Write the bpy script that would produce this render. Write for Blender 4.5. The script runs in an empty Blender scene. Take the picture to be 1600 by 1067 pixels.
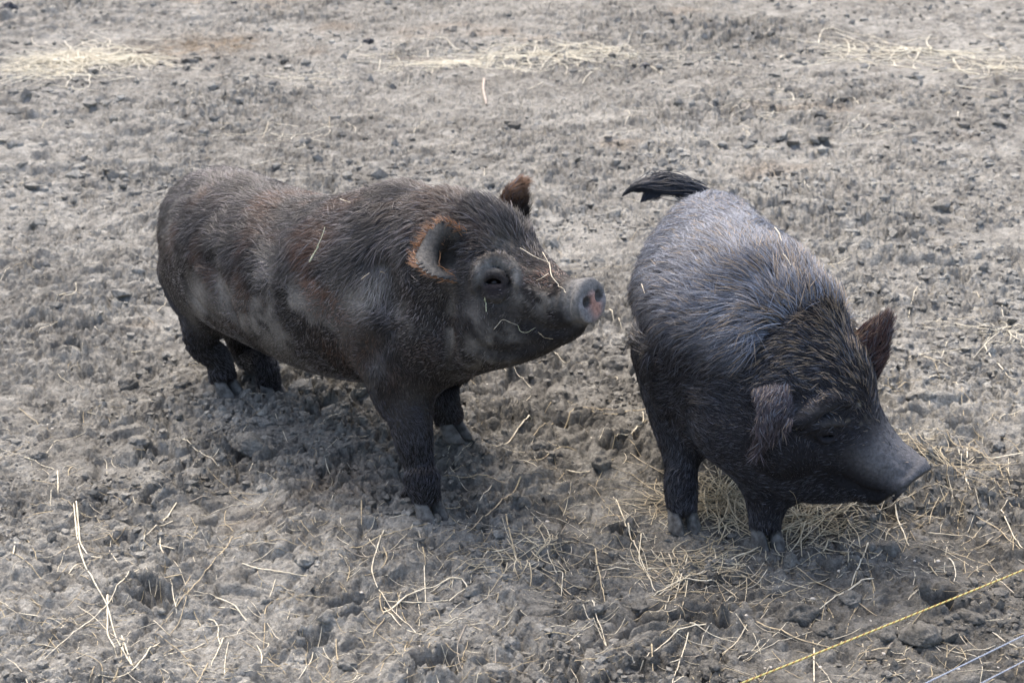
import bpy, math, random
import numpy as np
from mathutils import Vector
from mathutils.bvhtree import BVHTree

# ------------------------------------------------------------------ camera, sky, sun, exposure
C = bpy.context.scene
COL = C.collection
CAM_H, PITCH, FPX = 1.3, math.radians(20.0), 2511.0
cd = bpy.data.cameras.new('camera'); cam = bpy.data.objects.new('camera', cd); COL.objects.link(cam)
cam.location = (0, 0, CAM_H); cam.rotation_euler = (math.pi / 2 - PITCH, 0, 0)
cd.sensor_width = 36; cd.lens = FPX / 1600 * 36; cd.clip_start = .05; cd.clip_end = 2000
cd.dof.use_dof = True; cd.dof.focus_distance = 2.75; cd.dof.aperture_fstop = 9.0
C.camera = cam
SUN_EL, SUN_AZ = math.radians(58), math.radians(-25)          # azimuth from +Y (behind the pigs), towards -X
w = bpy.data.worlds.new('World'); C.world = w; w.use_nodes = True
nt = w.node_tree; bg = nt.nodes['Background']
sky = nt.nodes.new('ShaderNodeTexSky'); sky.sky_type = 'NISHITA'; sky.sun_disc = False
sky.sun_elevation = SUN_EL; sky.sun_rotation = SUN_AZ
sky.air_density = 1.0; sky.dust_density = 6.0; sky.ozone_density = 0.55
nt.links.new(sky.outputs[0], bg.inputs[0]); bg.inputs[1].default_value = .15
sl = bpy.data.lights.new('sun', 'SUN'); sl.energy = .6; sl.angle = math.radians(50); sl.color = (1, .94, .86)
so = bpy.data.objects.new('sun', sl); COL.objects.link(so)
sd = Vector((math.sin(SUN_AZ) * math.cos(SUN_EL), math.cos(SUN_AZ) * math.cos(SUN_EL), math.sin(SUN_EL)))
so.rotation_euler = sd.to_track_quat('Z', 'Y').to_euler(); so.location = (0, 0, 8)
C.view_settings.view_transform = 'Standard'; C.view_settings.look = 'None'
C.view_settings.exposure = 1.52; C.view_settings.gamma = 1
C.render.hair_type = 'STRIP'; C.cycles.use_denoising = True
C.cycles.max_bounces = 5; C.cycles.diffuse_bounces = 3; C.cycles.glossy_bounces = 2

# ------------------------------------------------------------------ projection helpers (photo pixel -> place)
CP, SP = math.cos(PITCH), math.sin(PITCH)
def ray(px, py):
    u = (px - 800) / FPX; v = (533.5 - py) / FPX
    return np.array([u, CP + v * SP, -SP + v * CP])
def on_z(px, py, z=0.0):
    d = ray(px, py); t = (z - CAM_H) / d[2]
    return np.array([0, 0, CAM_H]) + d * t
def on_y(px, py, Y):
    d = ray(px, py); t = Y / d[1]
    return np.array([0, 0, CAM_H]) + d * t
def to_px(p):
    p = np.asarray(p, float); dz = CAM_H - p[..., 2]
    zc = p[..., 1] * CP + dz * SP; yc = p[..., 1] * SP - dz * CP
    return 800 + FPX * p[..., 0] / zc, 533.5 - FPX * yc / zc

# ------------------------------------------------------------------ noise
def _h(ix, iy, iz, seed):
    n = (ix.astype(np.int64) * 374761393 + iy.astype(np.int64) * 668265263 + iz.astype(np.int64) * 2147483647 % 4294967291 + seed * 1274126177) & 0xffffffff
    n = ((n ^ (n >> 13)) * 1274126177) & 0xffffffff
    n = ((n ^ (n >> 16)) * 2246822519) & 0xffffffff
    return ((n ^ (n >> 15)) & 0xffffff).astype(np.float32) / 16777216.0
def vn2(x, y, seed=0):
    x = np.asarray(x, np.float64); y = np.asarray(y, np.float64)
    ix = np.floor(x).astype(np.int64); iy = np.floor(y).astype(np.int64); z = np.zeros_like(ix)
    fx = x - ix; fy = y - iy
    fx = fx * fx * fx * (fx * (fx * 6 - 15) + 10); fy = fy * fy * fy * (fy * (fy * 6 - 15) + 10)
    a = _h(ix, iy, z, seed); b = _h(ix + 1, iy, z, seed); c = _h(ix, iy + 1, z, seed); d = _h(ix + 1, iy + 1, z, seed)
    return (a + (b - a) * fx + (c - a) * fy + (a - b - c + d) * fx * fy) * 2 - 1
def fbm2(x, y, seed=0, oct=4, gain=.5):
    s = 0; a = 1.0; tot = 0
    for k in range(oct):
        s = s + a * vn2(x * 2.03 ** k + 17.3 * k, y * 2.03 ** k - 9.1 * k, seed + k); tot += a; a *= gain
    return s / tot
def vn3(P, f, seed=0):
    Q = P * f; I = np.floor(Q).astype(np.int64); F = Q - I; F = F * F * (3 - 2 * F)
    r = 0
    for dx in (0, 1):
        for dy in (0, 1):
            for dz in (0, 1):
                wgt = (F[:, 0] if dx else 1 - F[:, 0]) * (F[:, 1] if dy else 1 - F[:, 1]) * (F[:, 2] if dz else 1 - F[:, 2])
                r = r + wgt * _h(I[:, 0] + dx, I[:, 1] + dy, I[:, 2] + dz, seed)
    return r * 2 - 1
def vvec(P, f, seed=0):
    return np.stack([vn3(P, f, seed), vn3(P, f, seed + 101), vn3(P, f, seed + 202)], 1)
def worley(x, y, seed=0):
    ix = np.floor(x).astype(np.int64); iy = np.floor(y).astype(np.int64)
    f1 = np.full(x.shape, 9.0); f2 = np.full(x.shape, 9.0); rid = np.zeros(x.shape); z = np.zeros_like(ix)
    for dx in (-1, 0, 1):
        for dy in (-1, 0, 1):
            jx = ix + dx; jy = iy + dy
            d = np.hypot(jx + .15 + .7 * _h(jx, jy, z, seed) - x, jy + .15 + .7 * _h(jx, jy, z, seed + 1) - y)
            near = d < f1
            f2 = np.where(near, f1, np.minimum(f2, d)); rid = np.where(near, _h(jx, jy, z, seed + 2), rid); f1 = np.where(near, d, f1)
    return f1, f2, rid
def facets(x, y, seed=0):
    """broken-clod relief: every cell is a tilted, slightly domed plate at its own height, split by narrow clefts"""
    ix = np.floor(x).astype(np.int64); iy = np.floor(y).astype(np.int64); z = np.zeros_like(ix)
    f1 = np.full(x.shape, 9.0); f2 = np.full(x.shape, 9.0); hh = np.zeros(x.shape); rid = np.zeros(x.shape)
    for dx in (-1, 0, 1):
        for dy in (-1, 0, 1):
            jx = ix + dx; jy = iy + dy
            ox = x - (jx + .1 + .8 * _h(jx, jy, z, seed)); oy = y - (jy + .1 + .8 * _h(jx, jy, z, seed + 1)); d = np.hypot(ox, oy)
            r = _h(jx, jy, z, seed + 2); tx = _h(jx, jy, z, seed + 3) * 2 - 1; ty = _h(jx, jy, z, seed + 4) * 2 - 1
            near = d < f1; f2 = np.where(near, f1, np.minimum(f2, d))
            hh = np.where(near, r + .75 * (tx * ox + ty * oy) - .35 * d * d, hh); rid = np.where(near, r, rid); f1 = np.where(near, d, f1)
    return hh, f2 - f1, rid
def sstep(a, b, x):
    t = np.clip((x - a) / (b - a), 0, 1); return t * t * (3 - 2 * t)

# ------------------------------------------------------------------ mesh and material helpers
def make_mesh(name, V, F, mat, parent=None, tint=None, smooth=True):
    V = np.asarray(V, np.float32); F = np.asarray(F, np.int32); k = F.shape[1]
    me = bpy.data.meshes.new(name)
    me.vertices.add(len(V)); me.vertices.foreach_set('co', V.ravel())
    me.loops.add(F.size); me.loops.foreach_set('vertex_index', F.ravel())
    me.polygons.add(len(F)); me.polygons.foreach_set('loop_start', np.arange(0, F.size, k, dtype=np.int32))
    me.update(calc_edges=True)
    me.polygons.foreach_set('use_smooth', np.full(len(F), smooth))
    if tint is not None:
        a = me.attributes.new('tint', 'FLOAT_COLOR', 'POINT')
        a.data.foreach_set('color', np.concatenate([tint, np.ones((len(V), 1))], 1).astype(np.float32).ravel())
    me.materials.append(mat); me.validate(); me.update()
    o = bpy.data.objects.new(name, me); COL.objects.link(o)
    if parent: o.parent = parent; o.matrix_parent_inverse = parent.matrix_world.inverted()
    return o
def tag(o, label=None, cat=None, group=None, kind=None):
    for k, v in (('label', label), ('category', cat), ('group', group), ('kind', kind)):
        if v: o[k] = v
    return o
def new_mat(name):
    m = bpy.data.materials.new(name); m.use_nodes = True
    return m, m.node_tree, m.node_tree.nodes['Principled BSDF']
def N(nt, t, **kw):
    n = nt.nodes.new(t)
    for k, v in kw.items():
        if k in n.inputs.keys(): n.inputs[k].default_value = v
        else: setattr(n, k, v)
    return n
def plain(name, col, rough=.7, noise=0, scale=60, col2=None, spec=.3):
    m, t, b = new_mat(name); b.inputs['Roughness'].default_value = rough
    b.inputs['Specular IOR Level'].default_value = spec
    if noise or col2:
        tc = N(t, 'ShaderNodeTexCoord'); nz = N(t, 'ShaderNodeTexNoise', Scale=scale, Detail=4.0)
        t.links.new(tc.outputs['Object'], nz.inputs['Vector'])
        mx = N(t, 'ShaderNodeMix', data_type='RGBA'); rp = N(t, 'ShaderNodeMapRange')
        rp.inputs[1].default_value = .35; rp.inputs[2].default_value = .65
        t.links.new(nz.outputs[0], rp.inputs[0]); t.links.new(rp.outputs[0], mx.inputs[0])
        mx.inputs[6].default_value = (*col, 1); mx.inputs[7].default_value = (*(col2 or [c * (1 - noise) for c in col]), 1)
        t.links.new(mx.outputs[2], b.inputs['Base Color'])
        bp = N(t, 'ShaderNodeBump', Strength=.4, Distance=.002)
        t.links.new(nz.outputs[0], bp.inputs['Height']); t.links.new(bp.outputs[0], b.inputs['Normal'])
    else: b.inputs['Base Color'].default_value = (*col, 1)
    return m
RNG = np.random.default_rng(7); random.seed(7)

# ------------------------------------------------------------------ the trampled mud
# spots where feet press on the ground: x, y, height, radius
FEET = []
FR1 = on_z(668, 800, .0); FL1 = on_z(704, 676, .045); RR1 = on_z(352, 610, -.005); RL1 = on_z(424, 618, -.035)
FR2 = on_z(1065, 816, .0); FL2 = on_z(1195, 843, .0); RR2 = np.array([.31, 3.19, 0]); RL2 = np.array([.48, 3.16, 0])
for p, r in ((FR1, .06), (FL1, .06), (RR1, .06), (RL1, .06), (FR2, .06), (FL2, .06), (RR2, .06), (RL2, .06)):
    FEET.append((p[0], p[1], p[2], r))

def axis(lo, hi, step, far):
    out = []; x = 0.0
    while x < far: out.append(x); x += step(x)
    return out
def make_axes():
    ys = [1.55]
    while ys[-1] < 11: ys.append(ys[-1] + max(.0036, .00185 * ys[-1]))
    s = .03
    while ys[-1] < 420: ys.append(ys[-1] + s); s *= 1.22
    s = .01; lo = [1.55]
    while lo[-1] > -60: lo.append(lo[-1] - s); s *= 1.3
    xs = [0.0]
    while xs[-1] < 420:
        x = xs[-1]
        xs.append(x + (.0042 if x < 1.15 else min(.016, .0042 + (x - 1.15) * .008) if x < 4.2 else .02 * 1.25 ** (len([v for v in xs if v > 4.2]) + 1)))
    xs = [-v for v in xs[:0:-1]] + xs
    return np.array(xs), np.array(lo[:0:-1] + ys)
GX, GY = make_axes()
X, Y = np.meshgrid(GX, GY)

def mud_height(X, Y):
    near = sstep(60, 14, np.hypot(X, Y - 3))
    h = .030 * fbm2(X * .9, Y * .9, 3, 3) + .016 * fbm2(X * 3.1, Y * 3.1, 11, 3)
    rough = np.clip(.62 + .75 * fbm2(X * 1.1 + 4, Y * 1.1, 21, 3), .42, 1.15)
    # trodden, lumpy ground round the two animals; smoother crust in the near left
    rough = rough + .45 * np.exp(-(((X + .45) / .55) ** 2 + ((Y - 3.1) / .45) ** 2)) + .4 * np.exp(-(((X - .85) / .6) ** 2 + ((Y - 3.4) / .8) ** 2))
    rough = rough * (1 - .25 * np.exp(-(((X + .5) / .55) ** 2 + ((Y - 2.25) / .3) ** 2)))
    rough = rough * (1 + .35 * sstep(3.4, 5.5, Y)) + .2 * sstep(3.4, 5, Y)
    wx = X + .022 * vn2(X * 17, Y * 17, 31) + .010 * vn2(X * 41, Y * 41, 33); wy = Y + .022 * vn2(X * 17 + 50, Y * 17, 32) + .010 * vn2(X * 41 + 9, Y * 41, 34)
    for f, a, sd, p in ((7.5, .018, 41, 1.1), (14, .0145, 51, 1.0), (26, .0115, 61, .8), (47, .0085, 71, .5), (85, .0055, 75, .3), (140, .0028, 79, .2)):
        msk = sstep(-.25, .55, vn2(X * f * .2 + sd, Y * f * .2, sd + 5) + .4 * vn2(X * f * .55 + sd, Y * f * .55, sd + 6)) * 1.2 + .06
        qx = wx * f + .22 * vn2(wx * f * 2.3, wy * f * 2.3, sd + 7) + .1 * vn2(wx * f * 5.3, wy * f * 5.3, sd + 9); qy = wy * f + .22 * vn2(wx * f * 2.3 + 40, wy * f * 2.3, sd + 8) + .1 * vn2(wx * f * 5.3 + 9, wy * f * 5.3, sd + 10)
        hh, e, rid = facets(qx, qy, sd)
        h = h + rough ** p * msk * a * (hh * sstep(.0, .16, e) - .7 * sstep(.11, 0, e) * (rid < .75))
    bil = np.abs(fbm2(wx * 20, wy * 20, 85, 4, .6))
    h = h - .018 * rough * sstep(.12, .0, bil) * np.clip(.3 + fbm2(X * 4, Y * 4, 87, 2), 0, 1)
    # drying cracks in the crust
    f1, f2, rid = worley(wx * 5.2 + 7, wy * 5.2, 81)
    h = h - .012 * sstep(.055, .0, f2 - f1) * sstep(-.05, .35, vn2(X * 1.7, Y * 1.7, 83))
    h = h + .0045 * fbm2(wx * 60, wy * 60, 91, 3, .7) * (.4 + rough) + .0014 * vn2(wx * 190, wy * 190, 95)
    return h * near
H = mud_height(X, Y)
# hoof prints: pairs of toe-shaped pits with a pushed-up rim
prints = []
for i in range(36):
    yy = 1.9 + 6.5 * random.random() ** 1.3; xx = (random.random() * 2 - 1) * (.36 * yy + .35)
    prints.append((xx, yy, random.random() * 6.28, .012 + .026 * random.random()))
for (px, py, d) in ((540, 618, .05), (240, 700, .035), (255, 768, .04), (560, 938, .045), (100, 540, .05), (140, 505, .03), (1395, 375, .05), (1420, 380, .05), (1500, 680, .03), (1100, 955, .03), (1420, 350, .04), (1540, 350, .04), (1480, 960, .05), (900, 660, .03), (360, 700, .045), (330, 690, .04), (505, 640, .035), (1010, 590, .04)):
    p = on_z(px, py); prints.append((p[0], p[1], random.random() * 6.28, d))
for (cx, cy, a, d) in prints:
    ii = np.searchsorted(GX, [cx - .16, cx + .16]); jj = np.searchsorted(GY, [cy - .16, cy + .16])
    sx = X[jj[0]:jj[1], ii[0]:ii[1]] - cx; sy = Y[jj[0]:jj[1], ii[0]:ii[1]] - cy
    u = sx * math.cos(a) + sy * math.sin(a); v = -sx * math.sin(a) + sy * math.cos(a)
    wob = .6 * vn2(sx * 38 + cx * 90, sy * 38, 5) + .3 * vn2(sx * 110 + cx * 90, sy * 110, 6)
    q1 = np.hypot(u / .034, (v - .015) / .0145) + wob; q2 = np.hypot((u + .004) / .034, (v + .016) / .0145) + wob
    q = np.minimum(q1, q2)
    H[jj[0]:jj[1], ii[0]:ii[1]] += -d * sstep(1.15, .6, q) + d * .3 * np.exp(-((q - 1.55) / .45) ** 2)
# ground under each foot
for (fx, fy, fz, r) in FEET:
    wgt = np.exp(-(((X - fx) ** 2 + (Y - fy) ** 2) / (r * r)) ** 1.5)
    H = H * (1 - wgt) + (fz - .004 + .35 * (H - np.mean(H[wgt > .5]))) * wgt
NX, NY = len(GX), len(GY)
def ground_z(x, y):
    x = np.asarray(x, float); y = np.asarray(y, float)
    i = np.clip(np.searchsorted(GX, x) - 1, 0, NX - 2); j = np.clip(np.searchsorted(GY, y) - 1, 0, NY - 2)
    a = (x - GX[i]) / (GX[i + 1] - GX[i]); b = (y - GY[j]) / (GY[j + 1] - GY[j])
    return (H[j, i] * (1 - a) + H[j, i + 1] * a) * (1 - b) + (H[j + 1, i] * (1 - a) + H[j + 1, i + 1] * a) * b
# soil colour: pale dry crust, darker damp soil in trodden patches (a map of its own, by place)
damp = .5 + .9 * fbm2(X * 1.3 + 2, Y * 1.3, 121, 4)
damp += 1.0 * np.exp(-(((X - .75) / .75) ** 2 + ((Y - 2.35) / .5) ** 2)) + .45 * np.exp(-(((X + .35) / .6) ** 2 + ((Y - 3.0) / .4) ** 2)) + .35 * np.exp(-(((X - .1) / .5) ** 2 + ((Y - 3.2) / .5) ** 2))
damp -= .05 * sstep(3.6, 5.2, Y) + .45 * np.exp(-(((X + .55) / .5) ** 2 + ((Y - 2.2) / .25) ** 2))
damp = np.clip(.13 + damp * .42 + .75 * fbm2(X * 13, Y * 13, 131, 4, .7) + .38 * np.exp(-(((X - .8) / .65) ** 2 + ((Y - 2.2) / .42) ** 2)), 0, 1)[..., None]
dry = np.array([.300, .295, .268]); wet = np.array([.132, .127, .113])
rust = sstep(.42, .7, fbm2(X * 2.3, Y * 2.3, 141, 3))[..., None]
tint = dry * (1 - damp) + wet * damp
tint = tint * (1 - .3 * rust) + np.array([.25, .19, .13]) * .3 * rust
for (px, py, rx, ry) in ((290, 74, .22, .16), (370, 62, .10, .1)):            # brown leafy rot by the hay
    p = on_z(px, py); k = (np.exp(-(((X - p[0]) / rx) ** 2 + ((Y - p[1]) / (ry * 2)) ** 2)) * (.5 + .5 * vn2(X * 22, Y * 22, 9)))[..., None]
    tint = tint * (1 - k) + np.array([.20, .15, .095]) * k
m_mud, t, b = new_mat('mud')
b.inputs['Roughness'].default_value = .92; b.inputs['Specular IOR Level'].default_value = .25
at = N(t, 'ShaderNodeAttribute', attribute_name='tint'); geo = N(t, 'ShaderNodeTexCoord')
n1 = N(t, 'ShaderNodeTexNoise', Scale=30.0, Detail=10.0, Roughness=.72); n2 = N(t, 'ShaderNodeTexNoise', Scale=190.0, Detail=5.0, Roughness=.7)
vo = N(t, 'ShaderNodeTexVoronoi', Scale=75.0); vo2 = N(t, 'ShaderNodeTexVoronoi', Scale=160.0)
for n in (n1, n2, vo, vo2): t.links.new(geo.outputs['Object'], n.inputs['Vector'])
r1 = N(t, 'ShaderNodeMapRange'); r1.inputs[1].default_value = .36; r1.inputs[2].default_value = .64; r1.inputs[3].default_value = .66; r1.inputs[4].default_value = 1.3
t.links.new(n1.outputs[0], r1.inputs[0])
r2 = N(t, 'ShaderNodeMapRange'); r2.inputs[1].default_value = .3; r2.inputs[2].default_value = .7; r2.inputs[3].default_value = .72; r2.inputs[4].default_value = 1.25
t.links.new(n2.outputs[0], r2.inputs[0])
mu = N(t, 'ShaderNodeMath', operation='MULTIPLY'); t.links.new(r1.outputs[0], mu.inputs[0]); t.links.new(r2.outputs[0], mu.inputs[1])
vs = N(t, 'ShaderNodeVectorMath', operation='SCALE'); t.links.new(at.outputs['Color'], vs.inputs[0]); t.links.new(mu.outputs[0], vs.inputs['Scale'])
# pale grit: a few voronoi cells carry a small bright grain
sep = N(t, 'ShaderNodeSeparateColor'); t.links.new(vo.outputs['Color'], sep.inputs[0])
g1 = N(t, 'ShaderNodeMath', operation='GREATER_THAN'); t.links.new(sep.outputs[0], g1.inputs[0]); g1.inputs[1].default_value = .955
g2 = N(t, 'ShaderNodeMath', operation='LESS_THAN'); t.links.new(vo.outputs['Distance'], g2.inputs[0]); g2.inputs[1].default_value = .16
g3 = N(t, 'ShaderNodeMath', operation='MULTIPLY'); t.links.new(g1.outputs[0], g3.inputs[0]); t.links.new(g2.outputs[0], g3.inputs[1])
mx = N(t, 'ShaderNodeMix', data_type='RGBA'); t.links.new(g3.outputs[0], mx.inputs[0]); t.links.new(vs.outputs[0], mx.inputs[6]); mx.inputs[7].default_value = (.5, .48, .43, 1)
t.links.new(mx.outputs[2], b.inputs['Base Color'])
n3 = N(t, 'ShaderNodeTexNoise', Scale=60.0, Detail=10.0, Roughness=.72); gv = N(t, 'ShaderNodeTexVoronoi', Scale=130.0); gv2 = N(t, 'ShaderNodeTexVoronoi', Scale=290.0)
wv = N(t, 'ShaderNodeVectorMath', operation='SCALE'); wv.inputs['Scale'].default_value = .012; t.links.new(n2.outputs['Color'], wv.inputs[0])
wa = N(t, 'ShaderNodeVectorMath', operation='ADD'); t.links.new(geo.outputs['Object'], wa.inputs[0]); t.links.new(wv.outputs[0], wa.inputs[1])
t.links.new(geo.outputs['Object'], n3.inputs['Vector'])
for n in (gv, gv2): t.links.new(wa.outputs[0], n.inputs['Vector'])
prev = None
for src, sock, st, ds, inv in ((n3, 0, .8, .008, False), (gv, 'Distance', .7, .0045, True), (gv2, 'Distance', .6, .002, True)):
    bp = N(t, 'ShaderNodeBump', Strength=st, Distance=ds, invert=inv); t.links.new(src.outputs[sock], bp.inputs['Height'])
    if prev: t.links.new(prev.outputs[0], bp.inputs['Normal'])
    prev = bp
t.links.new(prev.outputs[0], b.inputs['Normal'])
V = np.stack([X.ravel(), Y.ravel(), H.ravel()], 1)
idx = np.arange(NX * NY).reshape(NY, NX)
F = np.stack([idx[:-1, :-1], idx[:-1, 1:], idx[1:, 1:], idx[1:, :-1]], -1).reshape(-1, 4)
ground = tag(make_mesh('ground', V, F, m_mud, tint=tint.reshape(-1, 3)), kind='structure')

# ------------------------------------------------------------------ implicit-surface modelling of the animals
def unit(v): v = np.asarray(v, float); return v / np.maximum(np.linalg.norm(v, axis=-1, keepdims=True), 1e-9)
class Loft:
    """tapered limb along a spine: points, half widths (side), up, down; rounded caps; cup bends the section"""
    def __init__(s, pts, a, bu=None, bd=None, cap=(None, None), up=(0, 0, 1), n=5, cup=0, k=.03, region=0):
        pts = np.asarray(pts, float); a = np.asarray(a, float); m = len(pts)
        bu = a if bu is None else np.asarray(bu, float); bd = bu if bd is None else np.asarray(bd, float)
        t = np.linspace(0, m - 1, (m - 1) * n + 1); i = np.clip(np.floor(t).astype(int), 0, m - 2); f = (t - i)[:, None]
        def cr(q):
            q = q if q.ndim > 1 else q[:, None]
            e = np.concatenate([2 * q[:1] - q[1:2], q, 2 * q[-1:] - q[-2:-1]])
            p0, p1, p2, p3 = e[i], e[i + 1], e[i + 2], e[i + 3]
            return .5 * (2 * p1 + (p2 - p0) * f + (2 * p0 - 5 * p1 + 4 * p2 - p3) * f ** 2 + (3 * p1 - p0 - 3 * p2 + p3) * f ** 3)
        s.p = cr(pts); s.a = np.maximum(cr(a)[:, 0], .002); s.bu = np.maximum(cr(bu)[:, 0], .002); s.bd = np.maximum(cr(bd)[:, 0], .002)
        s.T = unit(np.gradient(s.p, axis=0)); s.up = np.asarray(up, float)
        s.cap = (cap[0] or s.a[0], cap[1] or s.a[-1]); s.cup = cup; s.k = k; s.region = region
        r = max(s.a.max(), s.bu.max(), s.bd.max(), s.cap[0], s.cap[1])
        s.lo = s.p.min(0) - r - k - .02; s.hi = s.p.max(0) + r + k + .02
    def near(s, P):
        best = np.full(len(P), 1e9, np.float32); bt = np.zeros(len(P), np.float32)
        for j in range(len(s.p) - 1):
            A = s.p[j]; B = s.p[j + 1] - A; L2 = B @ B
            t = np.clip(((P - A) @ B) / L2, 0, 1)
            d = ((P - A - t[:, None] * B) ** 2).sum(1)
            m = d < best; best[m] = d[m]; bt[m] = j + t[m]
        return bt
    def at(s, bt, q):
        j = np.clip(bt.astype(int), 0, len(s.p) - 2); f = bt - j
        return q[j] * (1 - f) + q[j + 1] * f if q.ndim == 1 else q[j] * (1 - f)[:, None] + q[j + 1] * f[:, None]
    def tangent(s, P): return unit(s.at(s.near(P), s.T))
    def __call__(s, P):
        bt = s.near(P); c = s.at(bt, s.p); T = unit(s.at(bt, s.T))
        S = unit(np.cross(s.up, T)); U = np.cross(T, S); v = P - c
        dx = (v * T).sum(1); ys = (v * S).sum(1); zs = (v * U).sum(1)
        a = s.at(bt, s.a)
        if s.cup: zs = zs - s.cup * ys ** 2
        b = np.where(zs > 0, s.at(bt, s.bu), s.at(bt, s.bd)); cap = np.where(bt < 1, s.cap[0], s.cap[1])
        q = np.sqrt((ys / a) ** 2 + (zs / b) ** 2 + (dx / cap) ** 2) + 1e-6
        return np.sqrt(dx * dx + ys * ys + zs * zs) * (q - 1) / q
def ball(c, r, k=.02, region=0):
    c = np.asarray(c, float); r = np.atleast_1d(np.asarray(r, float)) * np.ones(3)
    L = Loft([c - [0, 0, 1e-4], c + [0, 0, 1e-4]], [r[0]] * 2, k=k, region=region)
    def f(P):
        q = np.sqrt((((P - c) / r) ** 2).sum(1)) + 1e-6; return np.sqrt(((P - c) ** 2).sum(1)) * (q - 1) / q
    class B:
        pass
    o = B(); o.f = f; o.lo = c - r.max() - k - .02; o.hi = c + r.max() + k + .02; o.k = k; o.region = region
    o.__class__ = type('BallS', (), {'__call__': lambda self, P: self.f(P), 'tangent': lambda self, P: np.tile([0, 0, -1.0], (len(P), 1))})
    return o
def smin(a, b, k):
    h = np.clip(.5 + .5 * (b - a) / k, 0, 1); return b * (1 - h) + a * h - k * h * (1 - h)
class Field:
    """distance field on a grid turned by yaw about Z, so that the box hugs the animal"""
    def __init__(s, fs, h, yaw=0.0):
        s.R = np.array([[math.cos(yaw), -math.sin(yaw), 0], [math.sin(yaw), math.cos(yaw), 0], [0, 0, 1.0]]); s.h = h
        bx = [s.box(f) for f in fs]; lo = np.min([q[0] for q in bx], 0); hi = np.max([q[1] for q in bx], 0)
        s.o = lo; s.n = np.ceil((hi - lo) / h).astype(int) + 1; s.F = np.full(s.n, .3, np.float32)
    def box(s, f):
        c = np.array([[f.lo[0], f.hi[0]], [f.lo[1], f.hi[1]], [f.lo[2], f.hi[2]]])
        if hasattr(f, 'p'):
            r = max(f.a.max(), f.bu.max(), f.bd.max(), f.cap[0], f.cap[1]) + f.k + .012; q = f.p @ s.R; return q.min(0) - r, q.max(0) + r
        p = np.array([[x, y, z] for x in c[0] for y in c[1] for z in c[2]]) @ s.R; return p.min(0), p.max(0)
    def apply(s, f, mode='add'):
        lo, hi = s.box(f)
        i0 = np.clip(np.floor((lo - s.o) / s.h).astype(int), 0, s.n - 1); i1 = np.clip(np.ceil((hi - s.o) / s.h).astype(int) + 1, 1, s.n)
        sl = tuple(slice(a, b) for a, b in zip(i0, i1))
        g = np.meshgrid(*[s.o[q] + s.h * np.arange(i0[q], i1[q]) for q in range(3)], indexing='ij')
        P = (np.stack([v.ravel() for v in g], 1) @ s.R.T).astype(np.float32); d = f(P).reshape(g[0].shape)
        if mode == 'add': s.F[sl] = smin(s.F[sl], d, f.k)
        else: s.F[sl] = -smin(-s.F[sl], d, f.k)
    def mesh(s):
        F = s.F; I = F < 0; nx, ny, nz = F.shape
        c = np.zeros((nx - 1, ny - 1, nz - 1), np.int8)
        offs = [(a, b, d) for a in (0, 1) for b in (0, 1) for d in (0, 1)]
        for a, b, d in offs: c += I[a:nx - 1 + a, b:ny - 1 + b, d:nz - 1 + d]
        act = np.argwhere((c > 0) & (c < 8)); vid = np.full(c.shape, -1, np.int32); vid[tuple(act.T)] = np.arange(len(act))
        acc = np.zeros((len(act), 3)); cnt = np.zeros(len(act))
        for o1 in offs:
            for ax in range(3):
                if o1[ax]: continue
                o2 = list(o1); o2[ax] = 1
                v1 = F[tuple((act + o1).T)]; v2 = F[tuple((act + o2).T)]; m = (v1 < 0) != (v2 < 0)
                t = np.where(m, v1 / np.where(m, v1 - v2, 1), 0); p = np.tile(np.array(o1, float), (len(act), 1)); p[:, ax] += t
                acc[m] += p[m]; cnt[m] += 1
        V = ((act + acc / cnt[:, None]) * s.h + s.o) @ s.R.T
        Q = []
        for ax in range(3):
            b, d = (ax + 1) % 3, (ax + 2) % 3
            sl0 = [slice(None)] * 3; sl1 = [slice(None)] * 3; sl0[ax] = slice(0, -1); sl1[ax] = slice(1, None)
            ch = I[tuple(sl0)] != I[tuple(sl1)]; e = np.argwhere(ch)
            e = e[(e[:, b] > 0) & (e[:, d] > 0) & (e[:, b] < F.shape[b] - 1) & (e[:, d] < F.shape[d] - 1)]
            ins = I[tuple(e.T)]
            def cell(db, dd):
                q = e.copy(); q[:, b] += db; q[:, d] += dd; return vid[tuple(q.T)]
            q = np.stack([cell(-1, -1), cell(0, -1), cell(0, 0), cell(-1, 0)], 1); q[~ins] = q[~ins][:, ::-1]; Q.append(q)
        return V, np.concatenate(Q)
def relax(V, Q, it, keep=None):
    E = np.concatenate([Q[:, [0, 1]], Q[:, [1, 2]], Q[:, [2, 3]], Q[:, [3, 0]]]); n = np.bincount(E.ravel(), minlength=len(V))[:, None]
    for _ in range(it):
        S = np.zeros_like(V); np.add.at(S, E[:, 0], V[E[:, 1]]); np.add.at(S, E[:, 1], V[E[:, 0]])
        V = V * .5 + .5 * S / np.maximum(n, 1)
    return V
def normals(V, Q):
    n = np.cross(V[Q[:, 2]] - V[Q[:, 0]], V[Q[:, 3]] - V[Q[:, 1]]); S = np.zeros_like(V)
    for c in range(4): np.add.at(S, Q[:, c], n)
    return unit(S)
def build_body(adds, cuts, more, h, yaw=0.0, it=1):
    fld = Field(list(adds) + list(more), h, yaw)
    for f in adds: fld.apply(f)
    for f in cuts: fld.apply(f, 'cut')
    for f in more: fld.apply(f)
    V, Q = fld.mesh(); return relax(V, Q, it), Q
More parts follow.
